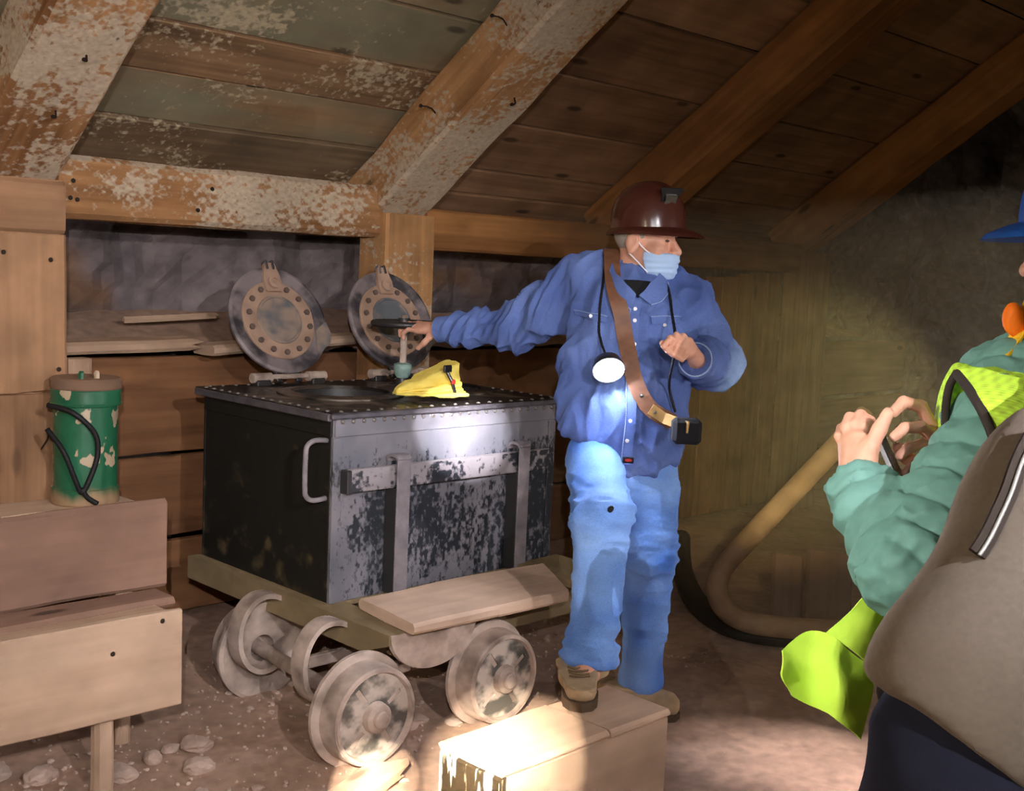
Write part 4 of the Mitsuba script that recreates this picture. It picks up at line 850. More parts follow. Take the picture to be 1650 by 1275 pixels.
# --- brown hard hat
def hard_hat(center, M, mat, dome=(0.108, 0.126, 0.152), brim=(0.020, 0.014, 0.068), parent=None, tiltb=0.0, name='hard_hat', label=None, ridge=True):
    """brim: (sides, back, front) beyond the shell."""
    na, nr = 72, 30; rows = []
    for i in range(nr):
        row = []
        for a in np.linspace(0, 2 * math.pi, na, endpoint=False):
            c, s = math.cos(a), math.sin(a)      # s > 0 is the front
            ext = brim[0] + (brim[2] - brim[0]) * max(0, s) ** 2.2 + (brim[1] - brim[0]) * max(0, -s) ** 2
            if i < 22:
                t = i / 21 * math.pi / 2; st, ct = math.sin(t) ** 0.86, max(math.cos(t), 0) ** 0.80
                r = V(dome[0] * c * st, dome[1] * s * st, dome[2] * ct)
                if ridge:
                    for off, w_ in ((0, 0.012), (0.045, 0.008), (-0.045, 0.008)): r = r * (1 + 0.022 * math.exp(-((r[0] - off) / w_) ** 2) * min(1, ct * 2.2))
            else:
                u = (i - 21) / 8; r = V((dome[0] + ext * u) * c, (dome[1] + ext * u) * s, -0.016 * u ** 1.5 - 0.012 * u * max(0, s))
                if i == 29: r[2] -= 0.006
            row.append(r)
        rows.append(row)
    under = [[r * V(0.97, 0.97, 1) + V(0, 0, -0.005) for r in rows[28]], [r * V(0.93, 0.93, 1) - V(0, 0, 0.003) for r in rows[21]], [r * V(0.93, 0.93, 0.93) - V(0, 0, 0.003) for r in rows[12]], [r * V(0.93, 0.93, 0.93) - V(0, 0, 0.003) for r in rows[1]]]
    R_ = np.array(rows + under); n1 = len(R_); i, j = np.meshgrid(np.arange(n1 - 1), np.arange(na), indexing='ij')
    q = np.stack([i * na + j, i * na + (j + 1) % na, (i + 1) * na + (j + 1) % na, (i + 1) * na + j], -1).reshape(-1, 4)
    m = trimesh.Trimesh(R_.reshape(-1, 3), np.vstack([q[:, [0, 2, 1]], q[:, [0, 3, 2]]]), process=False)
    if m.volume < 0: m.faces = m.faces[:, ::-1]
    m = place(m, rot([1, 0, 0], tiltb)); m = place(m, M, center)
    k = add(name, m, mat, 35, None, parent); tag(k, label); return k
HATC = hp(0, 0.004, 0.038)
HAT = hard_hat(HATC, HM, 'm_hat_brown', parent=MAN, tiltb=3, label='glossy dark brown hard hat')
def hatp(x, y, z): return HATC + HM @ (rot([1, 0, 0], 3) @ V(x, y, z))
br = extrude(Polygon([(-0.022, -0.045), (0.022, -0.045), (0.026, 0.015), (0.040, 0.040), (-0.040, 0.040), (-0.026, 0.015)]).buffer(0.004), 0.004)
brm = place(br, HM @ rot([1, 0, 0], 3) @ rot([0, 0, 1], -32) @ rot([1, 0, 0], 62), hatp(0.050, 0.094, 0.084)); tag(add('lamp_bracket', brm, 'm_black_paint', False, None, HAT), 'black lamp bracket')
pl = extrude(Polygon([(-0.015, -0.030), (0.015, -0.030), (0.018, 0.018), (-0.018, 0.018)]).buffer(0.004), 0.008); pl = place(pl, HM @ rot([1, 0, 0], 3) @ rot([0, 0, 1], -32) @ rot([1, 0, 0], 66), hatp(0.053, 0.101, 0.082)); tag(add('lamp_clip', pl, 'm_chrome', False, None, HAT), 'shiny metal clip')
# --- jeans
jp = [cone(V(*(0.7004, -0.6109, 0.9113)), V(*(0.6893, -0.6259, 0.8327)), 0.148, 0.150, 0.05, (EY, 0.68))] + chain([RHIP, RKN, RAN, RAN + (RAN - RKN) * 0.05], [0.098, 0.078, 0.066, 0.066], 0.04) + chain([LHIP, LKN, LAN, LAN + (LAN - LKN) * 0.05], [0.100, 0.080, 0.066, 0.066], 0.04)
jp += [cone(RAN + (RKN - RAN) * 0.06, RAN, 0.070, 0.072, 0.02), cone(LAN + (LKN - LAN) * 0.06, LAN, 0.070, 0.071, 0.02)]
rd, ld = unit(RAN - RKN), unit(LAN - LKN); rend, lend = RAN + rd * 0.002, LAN + ld * 0.002
def jclip(p):
    near_r = np.linalg.norm(p - RAN, axis=-1) < 0.2; near_l = np.linalg.norm(p - LAN, axis=-1) < 0.2
    return np.where(near_r, (p - rend) @ rd, np.where(near_l, (p - lend) @ ld, -1.0))
jm = body(jp, 0.0085, 2, clip=jclip)
w1, w2 = wrinkle(0.022, 8, 22, 3, rd, 2.4), wrinkle(0.012, 7, 7, 4)
def jfold(v):
    tr, dr_ = seg_t(v, RKN, RAN); tl, dl = seg_t(v, LKN, LAN); hip = np.clip((v[:, 2] - 0.72) / 0.08, 0, 1)
    low = np.maximum(np.clip((tr - 0.55) / 0.25, 0, 1) * (dr_ < 0.12), np.clip((tl - 0.55) / 0.25, 0, 1) * (dl < 0.12)); kn = np.maximum(np.exp(-(tr / 0.16) ** 2) * (dr_ < .14), np.exp(-(tl / 0.2) ** 2) * (dl < .14))
    end = np.minimum(np.clip((0.985 - tr) / 0.03, 0, 1), 1) * np.where(dl < 0.1, np.clip((0.985 - tl) / 0.03, 0, 1), 1)
    top_ = np.clip((0.90 - v[:, 2]) / 0.10, 0, 1)
    return (0.62 * w1(v) * (0.35 + 1.0 * low + 0.8 * kn + 0.7 * hip) + w2(v) * 0.8) * top_ * np.where((dr_ < 0.12) | (dl < 0.12), end, 1) - 0.008 * (1 - top_)
JE = add('jeans', puff(jm, jfold), 'm_jeans', True, None, MAN); tag(JE, 'light blue denim jeans')
for c, d, r in ((RAN, rd, 0.0715), (LAN, ld, 0.0705)):
    a = unit(np.cross(d, EX)); b = np.cross(d, a); ring = [c - d * 0.006 + r * (math.cos(t) * a + math.sin(t) * b) for t in np.linspace(0, 2 * math.pi, 36, endpoint=False)]
    tag(add('hem', tube(ring, 0.0055, 6, closed=True), 'm_seam', True, None, JE), 'pale frayed hem')
stain = drape(jm, [(0.3048, -0.9132, 0.8109)], EY, 0.004)[0]; sm = blob(stain, (0.014, 0.006, 0.011), 5, 2, 0.3); tag(add('stain', sm, 'm_black_cloth', True, None, JE), 'dark spot on the knee')
# --- shirt
sp_ = [cone(CH0, CH1, 0.145, 0.208, 0.05, (EY, 0.62)), cone(CH1, CH2, 0.208, 0.208, 0.05, (EY, 0.62)), cone(CH2, CH3, 0.208, 0.196, 0.05, (EY, 0.62)), cone(CH3, CH4 - EZ * 0.08, 0.198, 0.198, 0.05, (EY, 0.66)),
       cone(CH0 + EZ * 0.02, RSH, 0.085, 0.080, 0.05), cone(CH0 + EZ * 0.01, LSH, 0.085, 0.085, 0.05), cone(NECK - EZ * 0.035, NECK + EZ * 0.016, 0.085, 0.070, 0.02)]
sp_ += chain([RSH, RSH * 0.5 + REL * 0.5 - EZ * 0.015, REL - EZ * 0.012, RWR], [0.088, 0.088, 0.076, 0.046], 0.045) + chain([LSH, LEL, LWR], [0.090, 0.078, 0.056], 0.045)
radr, lad = unit(RWR - REL), unit(LWR - LEL)
def sclip(p):
    x = (p - CH4) @ EX; hem = 0.842 + 0.10 * np.clip((-x + 0.01) / 0.10, 0, 1) + 0.045 * np.clip((x - 0.06) / 0.12, 0, 1) + 0.02 * np.clip((-x - 0.1) / 0.08, 0, 1)
    arm = ((p - CH2) @ EX < -0.30); la = (np.linalg.norm(p - LWR, axis=-1) < 0.10)
    c = hem - p[..., 2]
    c = np.where(arm, (p - RWR) @ radr, c); c = np.where(la & ((p - LWR) @ lad > -0.05), np.maximum(c, (p - LWR) @ lad + 0.004), c)
    neck = np.linalg.norm((p - (NECK + EZ * 0.0)) - ((p - NECK) @ EZ)[..., None] * EZ, axis=-1)
    c = np.maximum(c, np.where(neck < 0.088, (p - NECK) @ EZ - 0.012, -1))
    return np.maximum(c, np.maximum(0.056 - np.linalg.norm((p - NECK - EY * -0.02) * V(1, 1, 0), axis=-1), NECK[2] - 0.045 - p[..., 2]) * -1 if False else np.minimum(0.058 - np.linalg.norm((p - NECK + EY * 0.022) * V(1, 1, 0), axis=-1), p[..., 2] - NECK[2] + 0.05))
shm = body(sp_, 0.0085, 2, clip=sclip)
wa, wb, wc = wrinkle(0.028, 7, 16, 11, unit(radr + EZ * 0.7), 2.4), wrinkle(0.026, 11, 4.0, 12, EZ, 2.4), wrinkle(0.024, 8, 15, 13, unit(lad + EZ * 0.4), 2.4)
def sfold(v):
    t1, d1 = seg_t(v, RSH, REL); t2, d2 = seg_t(v, REL, RWR); t3, d3 = seg_t(v, LSH, LEL); t4, d4 = seg_t(v, LEL, LWR); x = (v - CH2) @ EX
    ra = np.clip((-x - 0.16) / 0.08, 0, 1); la = np.clip((x - 0.17) / 0.06, 0, 1)
    end = np.clip((0.93 - t2) / 0.1, 0.08, 1)
    return wa(v) * ra * np.where(x < -0.3, end, 1) * 1.15 + wb(v) * (1 - ra) * (1 - la) + wc(v) * la * np.where(d4 < 0.09, np.clip((0.85 - t4) / 0.15, 0.1, 1), 1)
shm = puff(shm, sfold)
SHIRT = add('shirt', shm, 'm_shirt', True, None, MAN); tag(SHIRT, 'blue denim work shirt with long sleeves')
# placket, buttons, pockets, collar, cuffs, label patch
pk = ease(drape(shm, dense([(0.5346, -0.8114, 1.4053), (0.5238, -0.8107, 1.3384), (0.5167, -0.8147, 1.2644), (0.5079, -0.8228, 1.1534), (0.4971, -0.8315, 1.0239), (0.4819, -0.8373, 0.8849)], 26), EY, 0.004), 4)
PLK = add('placket', ribbon(pk, EX, 0.034, 0.004), 'm_shirt', 30, None, SHIRT)
add('stitching', tube(pk - EX * 0.015 - EY * 0.003, 0.0016, 5), 'm_seam', True, None, SHIRT)
for bx, by in ((1036,500), (1033,522), (1037,562), (1026,690), (1024,718)): pass
for q in ((0.5291, -0.8112, 1.3700), (0.5262, -0.8139, 1.3330), (0.5217, -0.8206, 1.2591), (0.4944, -0.8289, 1.0237), (0.4878, -0.8315, 0.9626)):
    b = drape(shm, [q], EY, 0.008)[0]; bt = turn_to(lathe([(0, 0), (0.0062, 0), (0.0065, 0.002), (0.004, 0.003), (0, 0.0025)], n=16), -EY); bt.apply_translation(b); tag(add('button', bt, 'm_white', False, None, SHIRT), 'white button')
lp = drape(shm, [(0.4878, -0.8409, 0.9000)], EY, 0.010)[0]
pc = cbox((-0.017, -0.002, -0.010), (0.017, 0.002, 0.010), 0.002); LM = np.stack([EX, EY, EZ], 1); tag(add('label_patch', place(pc, LM, lp), 'm_black_cloth', False, None, SHIRT), 'small black label with a red oval')
ov = trimesh.creation.cylinder(0.006, 0.002, sections=20); ov.apply_transform(np.diag([1.9, 0.8, 1, 1])); ov = place(ov, LM @ rot([1, 0, 0], 90), lp - EY * 0.0025); add('oval', ov, 'm_red', False, None, SHIRT + '__label_patch')
def pocket(corners, btn):
    C = [np.array(c) for c in corners]; g = []
    for s in np.linspace(0, 1, 7):
        g.append([(C[0] * (1 - t) + C[1] * t) * (1 - s) + (C[3] * (1 - t) + C[2] * t) * s for t in np.linspace(0, 1, 7)])
    G = ease(drape(shm, np.array(g).reshape(-1, 3), EY, 0.005), 0).reshape(7, 7, 3); v = G.reshape(-1, 3); f = []
    back = v + EY * 0.004; n = 7
    for i in range(6):
        for j in range(6):
            a = i * n + j; f += [(a, a + 1, a + n + 1), (a, a + n + 1, a + n)]
    m = cat(trimesh.Trimesh(v, f, process=False))
    k = add('pocket_flap', m, 'm_shirt', True, None, SHIRT)
    b = drape(shm, [btn], EY, 0.009)[0]; bt = turn_to(lathe([(0, 0), (0.0058, 0), (0.006, 0.002), (0.004, 0.003), (0, 0.0025)], n=16), -EY); bt.apply_translation(b); tag(add('button', bt, 'm_white', False, None, k), 'white button')
    add('stitching', tube(np.vstack([G[0], G[1:, -1], G[-1, ::-1]])[:7] - EY * 0.002, 0.0012, 5), 'm_seam', True, None, k)
pocket(((0.3944, -0.6786, 1.3560), (0.4661, -0.7524, 1.3421), (0.4625, -0.7522, 1.3198), (0.3964, -0.6828, 1.3414)), (0.4305, -0.7172, 1.3398))
pocket(((0.5612, -0.8463, 1.3500), (0.6350, -0.9194, 1.3547), (0.6314, -0.9192, 1.3324), (0.5627, -0.8517, 1.3243)), (0.5942, -0.8832, 1.3245))
def leaf(inner, outer, lift=0.012):
    I, O = dense([np.array(q) for q in inner], 14), dense([np.array(q) for q in outer], 14)
    G = np.stack([drape(shm, I, EY, lift + 0.006), drape(shm, (I + O) / 2, EY, lift + 0.004), drape(shm, O, EY, lift * 0.5)], 1)
    for k in range(3): G[:, k] = ease(G[:, k], 3)
    return G
def leaf_mesh(G):
    n, m = G.shape[:2]; v = np.vstack([G.reshape(-1, 3), (G + EY * 0.006).reshape(-1, 3)]); o = n * m; f = []
    for i in range(n - 1):
        for j in range(m - 1):
            p = i * m + j; f += [(p, p + m, p + m + 1), (p, p + m + 1, p + 1), (o + p, o + p + m + 1, o + p + m), (o + p, o + p + 1, o + p + m + 1)]
    rim = [i * m for i in range(n)] + [(n - 1) * m + j for j in range(1, m)] + [i * m + m - 1 for i in range(n - 2, -1, -1)] + [j for j in range(m - 2, 0, -1)]
    for p, q in zip(rim, rim[1:] + rim[:1]): f += [(p, o + p, o + q), (p, o + q, q)]
    mm = trimesh.Trimesh(v, f, process=False); trimesh.repair.fix_normals(mm); return mm
for inner_, outer_ in ((((0.4915, -0.7536, 1.5020), (0.4979, -0.7650, 1.4693), (0.5125, -0.7839, 1.4407), (0.5310, -0.8067, 1.4125)), ((0.4823, -0.7490, 1.4720), (0.4832, -0.7559, 1.4315), (0.4972, -0.7760, 1.3919), (0.5185, -0.8010, 1.3675))),
                       (((0.5904, -0.8560, 1.4788), (0.5763, -0.8454, 1.4558), (0.5568, -0.8295, 1.4325), (0.5374, -0.8136, 1.4092)), ((0.6105, -0.8793, 1.4580), (0.6117, -0.8855, 1.4250), (0.5894, -0.8678, 1.3941), (0.5653, -0.8451, 1.3852)))):
    G = leaf(inner_, outer_); k = add('collar', leaf_mesh(G), 'm_shirt', 40, None, SHIRT); tag(k, 'turned-down collar leaf')
    add('stitching', tube(G[:, 2] - EY * 0.001, 0.0016, 5), 'm_seam', True, None, k)
G = leaf(((0.5105, -0.7797, 1.4553), (0.5222, -0.7963, 1.4230), (0.5333, -0.8101, 1.4053)), ((0.5711, -0.8397, 1.4592), (0.5512, -0.8250, 1.4248), (0.5373, -0.8140, 1.4055)), 0.006)
tag(add('undershirt', leaf_mesh(G), 'm_black_cloth', 40, None, MAN), 'black undershirt at the open collar')
def cuff(c, d, r, w, nm='cuff'):
    a = unit(np.cross(d, EX)); b = np.cross(d, a); P = [c + r * (math.cos(t) * a + math.sin(t) * b) for t in np.linspace(0, 2 * math.pi, 33)]
    m = ribbon(P, d, w, 0.005); k = add(nm, m, 'm_shirt', 40, None, SHIRT)
    add('edge', tube([p + d * w / 2 for p in P[:-1]], 0.0026, 6, closed=True), 'm_seam', True, None, k); return k
cuff(RWR - radr * 0.020, radr, 0.046, 0.062); cuff(LWR - lad * 0.012, lad, 0.052, 0.050)
# --- boots
def boot(toe, heel, top, name='boot'):
    toe, heel, top = V(*toe), V(*heel), V(*top); d = unit((toe - heel) * V(1, 1, 0)); s = V(-d[1], d[0], 0); z0 = toe[2]; L = np.linalg.norm((toe - heel)[:2])
    up = EZ
    q = lambda f, h, lat=0: heel * V(1, 1, 0) + d * f * L + s * lat + EZ * (z0 + h)
    pr = [cone(q(0.14, 0.060), q(0.50, 0.060), 0.044, 0.050, 0.03), cone(q(0.5, 0.056), q(0.84, 0.050), 0.050, 0.043, 0.03), cone(q(0.16, 0.07), top, 0.052, 0.056, 0.035), cone(q(0.45, 0.085), q(0.22, 0.13), 0.040, 0.050, 0.03)]
    m = body(pr, 0.006, 2, clip=lambda p: np.maximum(z0 + 0.022 - p[..., 2], p[..., 2] - top[2] - 0.012))
    m = puff(m, wrinkle(0.003, 18, 40, 8, d)); k = add(name, m, 'm_boot', True, None, MAN)
    out = Polygon([(math.cos(a) * (0.043 + 0.006 * math.sin(a * 2)), math.sin(a)) for a in np.linspace(0, 2 * math.pi, 40)])
    pts = [(lat, f * L) for f, lat in ((0.0, 0.0), (0.02, 0.024), (0.10, 0.036), (0.30, 0.036), (0.50, 0.044), (0.70, 0.049), (0.86, 0.042), (0.96, 0.026), (1.0, 0.0), (0.96, -0.030), (0.86, -0.044), (0.70, -0.046), (0.50, -0.040), (0.30, -0.035), (0.10, -0.036), (0.02, -0.024))]
    so = extrude(Polygon(pts).buffer(0.004), 0.026); M = np.stack([s, d, EZ], 1)
    if np.linalg.det(M) < 0: so.apply_transform(np.diag([-1, 1, 1, 1])); M = np.stack([-s, d, EZ], 1)
    so = place(so, M, heel * V(1, 1, 0) + EZ * z0); add('sole', so, 'm_boot_sole', False, None, k)
    for i in range(4):
        f = 0.66 - i * 0.075
        L_ = drape(m, [q(f - 0.02, 0.3, 0.028), q(f, 0.3, 0.014), q(f + 0.005, 0.3, 0), q(f, 0.3, -0.014), q(f - 0.02, 0.3, -0.028)], -EZ, 0.004)
        add('lace', tube(L_, 0.0034, 6, sub=3), 'm_lace', True, None, k)
    return k
boot((0.090, -1.030, 0.301), (0.292, -0.815, 0.301), RAN - rd * 0.01 + V(0, 0, -0.012))
boot((0.890, -0.770, 0.0), (0.745, -0.545, 0.0), LAN + V(0, 0, -0.012))

# ================================================================== what he carries
# leather shoulder strap with its pouch
front = drape(shm, dense([(0.4866, -0.7474, 1.5109), (0.4877, -0.7583, 1.4465), (0.4948, -0.7820, 1.3366), (0.5036, -0.8060, 1.2359), (0.5154, -0.8316, 1.1447), (0.5285, -0.8542, 1.0811), (0.5533, -0.8843, 1.0458), (0.5915, -0.9267, 1.0188)], 34), EY, 0.010)
front = ease(front, 5)
SBAG = thing('shoulder_pouch', 'small dark pouch at the man\'s hip on a brown leather strap across his chest', 'pouch')
over = [front[0] + EZ * 0.03 + EY * 0.03, front[0] + EZ * 0.045 + EY * 0.075, front[0] + EY * 0.16 + EZ * 0.02]
sm_ = ribbon(np.vstack([over[::-1], front]), np.r_[np.tile(EX, (3, 1)), np.linspace(EX, EX * 0.55 + EZ * 0.85, 34)], 0.052, 0.005)
tag(add('strap', sm_, 'm_leather', 30, None, SBAG), 'brown leather strap')
pb = V(*(0.7020, -0.8675, 1.0117))
pm = m3.Manifold.hull_points([tuple(np.array(p)) for p in (cbox((-0.045, -0.03, -0.045), (0.045, 0.03, 0.035), 0.012).vertices)]); pmesh = cbox((-0.045, -0.03, -0.045), (0.045, 0.03, 0.035), 0.012)
tag(add('pouch', place(pmesh, np.stack([EX, EY, EZ], 1), pb), 'm_black_cloth', False, None, SBAG), 'dark pouch')
tag(add('strap_end', ribbon([front[-6] - EY * 0.008, front[-3] - EY * 0.012, pb - EY * 0.034 + EZ * 0.01], EZ, 0.036, 0.005), 'm_tan', 30, None, SBAG), 'tan strap end')
for q in (front[-9], front[-5]):
    st = turn_to(lathe([(0, 0), (0.007, 0), (0.006, 0.004), (0, 0.005)], n=14), -EY); st.apply_translation(q - EY * 0.005); tag(add('rivet', st, 'm_chrome', False, None, SBAG), 'metal stud')
# cap lamp hanging from its neck cord
LAMP = thing('cap_lamp', 'lit cap lamp hanging on a black neck cord against the man\'s shirt', 'lamp')
lc = drape(shm, [(0.4542, -0.7639, 1.1868)], EY, 0.0)[0] - EY * 0.070
ldir = unit(-EY * 0.80 - EZ * 0.58 + EX * 0.10)
lb = lathe([(0, -0.045), (0.022, -0.045), (0.034, -0.030), (0.042, 0.0), (0.043, 0.010), (0.040, 0.010), (0.039, 0.004), (0, 0.004)], n=32); lb.apply_scale([1.22, 1.22, 1.0]); lb = turn_to(lb, ldir); lb.apply_translation(lc); add('housing', lb, 'm_black_paint', 30, None, LAMP)
le = lathe([(0, 0.0055), (0.039, 0.0055), (0.034, 0.016), (0.018, 0.024), (0, 0.026)], n=28); le.apply_scale([1.22, 1.22, 1.0]); le = turn_to(le, ldir); le.apply_translation(lc); lk = add('lens', le, 'm_white', 30, None, LAMP)
scene[lk]['emitter'] = {'type': 'area', 'radiance': {'type': 'rgb', 'value': [95.0, 100.0, 120.0]}}
cordl = ease(np.vstack([drape(shm, dense([(0.4732, -0.7349, 1.5045), (0.4627, -0.7335, 1.4449), (0.4482, -0.7330, 1.3520), (0.4395, -0.7361, 1.2742)], 14), EY, 0.006), [lc + EY * 0.02 + EZ * 0.02]]), 2)
add('cord', tube(np.vstack([[cordl[0] + EZ * 0.035 + EY * 0.05], cordl]), 0.004, 8), 'm_cord', True, None, LAMP)
cordr = [*drape(shm, dense([(0.6076, -0.8775, 1.4505), (0.6133, -0.8909, 1.3993), (0.6086, -0.8933, 1.3530)], 6), EY, 0.006), np.array((0.6004, -0.8907, 1.3157)), np.array((0.5918, -0.8892, 1.2691)), np.array((0.5898, -0.8942, 1.2230)), *drape(shm, dense([(0.5884, -0.9024, 1.1585), (0.5912, -0.9136, 1.1035), (0.5994, -0.9300, 1.0488)], 5), EY, 0.008)]
add('cord', tube(ease(cordr, 2), 0.0045, 8, sub=4), 'm_cord', True, None, LAMP)
spot('cap_lamp_beam', lc + ldir * 0.02, lc + EY * 0.10 - EZ * 0.20, (24, 24.5, 28), 88, 50)

# ================================================================== VISITOR in the teal puffer jacket and yellow vest
def sheet(rows, t=0.004, n=5, wave=0.0, seed=1):
    """A cloth sheet through a grid of control points, t thick."""
    from scipy.ndimage import zoom
    G = np.array(rows, float); a, b = G.shape[:2]
    def up(M, ax):
        out = []; m = M.shape[ax]
        for k in np.linspace(0, m - 1, (m - 1) * n + 1):
            i = min(int(k), m - 2); f = k - i; g = lambda j: np.take(M, min(max(j, 0), m - 1), axis=ax)
            p0, p1, p2, p3 = g(i - 1), g(i), g(i + 1), g(i + 2)
            out.append(0.5 * (2 * p1 + (p2 - p0) * f + (2 * p0 - 5 * p1 + 4 * p2 - p3) * f * f + (3 * p1 - p0 - 3 * p2 + p3) * f ** 3))
        return np.stack(out, ax)
    G = up(up(G, 0), 1); du = np.gradient(G, axis=0); dv = np.gradient(G, axis=1); N = np.cross(du, dv); N /= np.linalg.norm(N, axis=-1, keepdims=True) + 1e-9
    if wave: G = G + N * (wave * (meshkit.fbm(G * 9 + seed * 3, 3) - 0.5) * 2)[..., None]
    h, w = G.shape[:2]; v = np.vstack([(G + N * t / 2).reshape(-1, 3), (G - N * t / 2).reshape(-1, 3)]); f = []; o = h * w
    for i in range(h - 1):
        for j in range(w - 1):
            p = i * w + j; f += [(p, p + w, p + w + 1), (p, p + w + 1, p + 1), (o + p, o + p + w + 1, o + p + w), (o + p, o + p + 1, o + p + w + 1)]
    rim = [i * w for i in range(h)] + [(h - 1) * w + j for j in range(1, w)] + [i * w + w - 1 for i in range(h - 2, -1, -1)] + [j for j in range(w - 2, 0, -1)]
    for p, q in zip(rim, rim[1:] + rim[:1]): f += [(p, o + p, o + q), (p, o + q, q)]
    m = trimesh.Trimesh(v, f, process=False); trimesh.repair.fix_normals(m); return m
VT = thing('person', 'visitor in a teal puffer jacket, yellow vest and blue helmet raising a phone', 'person')
tS, tE, tW = V(*(-0.3450, -2.2578, 1.2596)), V(*(-0.5920, -2.2396, 1.0631)), V(*(-0.4922, -2.0980, 1.1548))
oS, oE, oW = V(*(0.0021, -2.2372, 1.2465)), V(*(-0.1649, -2.2381, 0.9820)), V(*(-0.3040, -2.1430, 1.1619))
tN, tC, tB, tH = V(*(-0.1008, -2.2759, 1.3444)), V(*(-0.1954, -2.2525, 1.2495)), V(*(-0.2338, -2.2615, 1.0302)), V(*(-0.2690, -2.2455, 0.9030))
tHead = V(*(-0.0291, -2.2724, 1.5595)); tF = unit(-0.86 * EX + 0.50 * EY - 0.06 * EZ); tX = unit(np.cross(tF, EZ)); tU = np.cross(tX, tF); tM = np.stack([tX, tF, tU], 1)
th = lambda x, y, z: tHead + tM @ V(x, y, z)
foot = lambda p, d: V(p[0] + d[0], p[1] + d[1], 0.09)
hipL, hipR = tH - tX * 0.085 - EZ * 0.06, tH + tX * 0.085 - EZ * 0.06
inner = [cone(tC, tB, 0.12, 0.12, 0.04), cone(tB, tH, 0.12, 0.125, 0.04), cone(tC + EZ * 0.05, tS, 0.06, 0.05, 0.03), cone(tC + EZ * 0.05, oS, 0.06, 0.05, 0.03), cone(tN, th(0, -0.03, -0.06), 0.056, 0.050, 0.03)]
inner += chain([tS, tE, tW], [0.048, 0.040, 0.027], 0.02) + chain([oS, oE, oW], [0.048, 0.040, 0.027], 0.02)
for h_ in (hipL, hipR): inner += chain([h_, V(h_[0], h_[1], 0.47) + tF * 0.03, V(h_[0], h_[1], 0.08)], [0.075, 0.052, 0.040], 0.03)
trunk2 = body(inner, 0.014)
head2 = place(body(head_prims() + ear(1) + ear(-1), 0.005, 1), tM, tHead)
hl = [cone(V(*(-0.4921, -2.0976, 1.1588)), V(*(-0.4773, -2.0674, 1.2209)), 0.024, 0.012, 0.02), cone(V(*(-0.4921, -2.0976, 1.1588)), V(*(-0.4775, -2.0805, 1.2268)), 0.024, 0.012, 0.02), cone(V(*(-0.4921, -2.0976, 1.1588)), V(*(-0.4796, -2.0930, 1.2246)), 0.024, 0.013, 0.02), cone(V(*(-0.4921, -2.0976, 1.1588)), V(*(-0.4693, -2.0562, 1.2063)), 0.022, 0.011, 0.02)]
hl += finger([(-0.4773, -2.0674, 1.2209), (-0.4677, -2.0523, 1.2431), (-0.4483, -2.0481, 1.2582), (-0.4313, -2.0516, 1.2534)], 0.0095, 0.0078) + finger([(-0.4775, -2.0805, 1.2268), (-0.4604, -2.0659, 1.2486), (-0.4349, -2.0608, 1.2631), (-0.4179, -2.0648, 1.2543)], 0.0098, 0.008)
hl += finger([(-0.4796, -2.0930, 1.2246), (-0.4550, -2.0791, 1.2437), (-0.4243, -2.0728, 1.2535), (-0.4109, -2.0779, 1.2428)], 0.0095, 0.0078) + finger([(-0.4693, -2.0562, 1.2063), (-0.4667, -2.0417, 1.2260), (-0.4504, -2.0349, 1.2377), (-0.4347, -2.0365, 1.2369)], 0.0085, 0.007)
hl += [cone(V(*(-0.4932, -2.1014, 1.1728)), V(*(-0.4905, -2.1115, 1.2178)), 0.020, 0.015, 0.014)] + finger([(-0.4905, -2.1115, 1.2178), (-0.4832, -2.1213, 1.2488), (-0.4675, -2.1259, 1.2747)], 0.0135, 0.0098, 0.006)
hl = body(hl, 0.0034, 1)
k4 = [V(*(-0.3073, -2.1277, 1.2406)), V(*(-0.3188, -2.1402, 1.2237)), V(*(-0.3236, -2.1452, 1.2056)), V(*(-0.3266, -2.1447, 1.1888))]; ow = V(*(-0.2918, -2.1427, 1.1499))
hr = [cone(ow, k, 0.022, 0.0125, 0.016) for k in k4]
hr += finger([k4[0], (-0.3343, -2.1164, 1.2781), (-0.3737, -2.1042, 1.2860), (-0.3956, -2.0990, 1.2697)], 0.0115, 0.0095) + finger([k4[1], (-0.3548, -2.1292, 1.2459), (-0.3882, -2.1173, 1.2444), (-0.4060, -2.1089, 1.2298)], 0.0108, 0.009)
hr += finger([k4[2], (-0.3593, -2.1361, 1.2176), (-0.3900, -2.1276, 1.2124), (-0.4008, -2.1187, 1.1995)], 0.010, 0.0085) + finger([k4[3], (-0.3591, -2.1407, 1.1888), (-0.3822, -2.1329, 1.1812), (-0.3915, -2.1253, 1.1703)], 0.009, 0.0076)
hr += finger([(-0.2848, -2.1342, 1.1588), (-0.2945, -2.1086, 1.1699), (-0.3216, -2.0934, 1.1851), (-0.3463, -2.0872, 1.2035)], 0.0145, 0.0095, 0.008)
hr = body(hr, 0.0034, 1)
add('body', union([trunk2, head2, hl, hr]), 'm_skin', True, None, VT)
hair2 = body([ell((0, -0.020, 0.020), (0.083, 0.098, 0.100), 0.02)], 0.006, 1, clip=lambda p: np.maximum(p[..., 1] - 0.045, p[..., 2] - 0.06)); add('hair', place(hair2, tM, tHead), 'm_hair', True, None, VT)
for s in (-1, 1):
    e = trimesh.creation.icosphere(2); e.vertices = e.vertices * V(0.0115, 0.0075, 0.0045); add('eye', place(e, tM, th(s * 0.031, 0.0885, 0.0)), 'm_black_cloth', True, None, VT)
HT2 = hard_hat(th(0, 0.0, 0.042), tM, 'm_hat_blue', dome=(0.112, 0.132, 0.150), brim=(0.042, 0.045, 0.062), parent=VT, tiltb=4, label='blue hard hat with a flared brim')
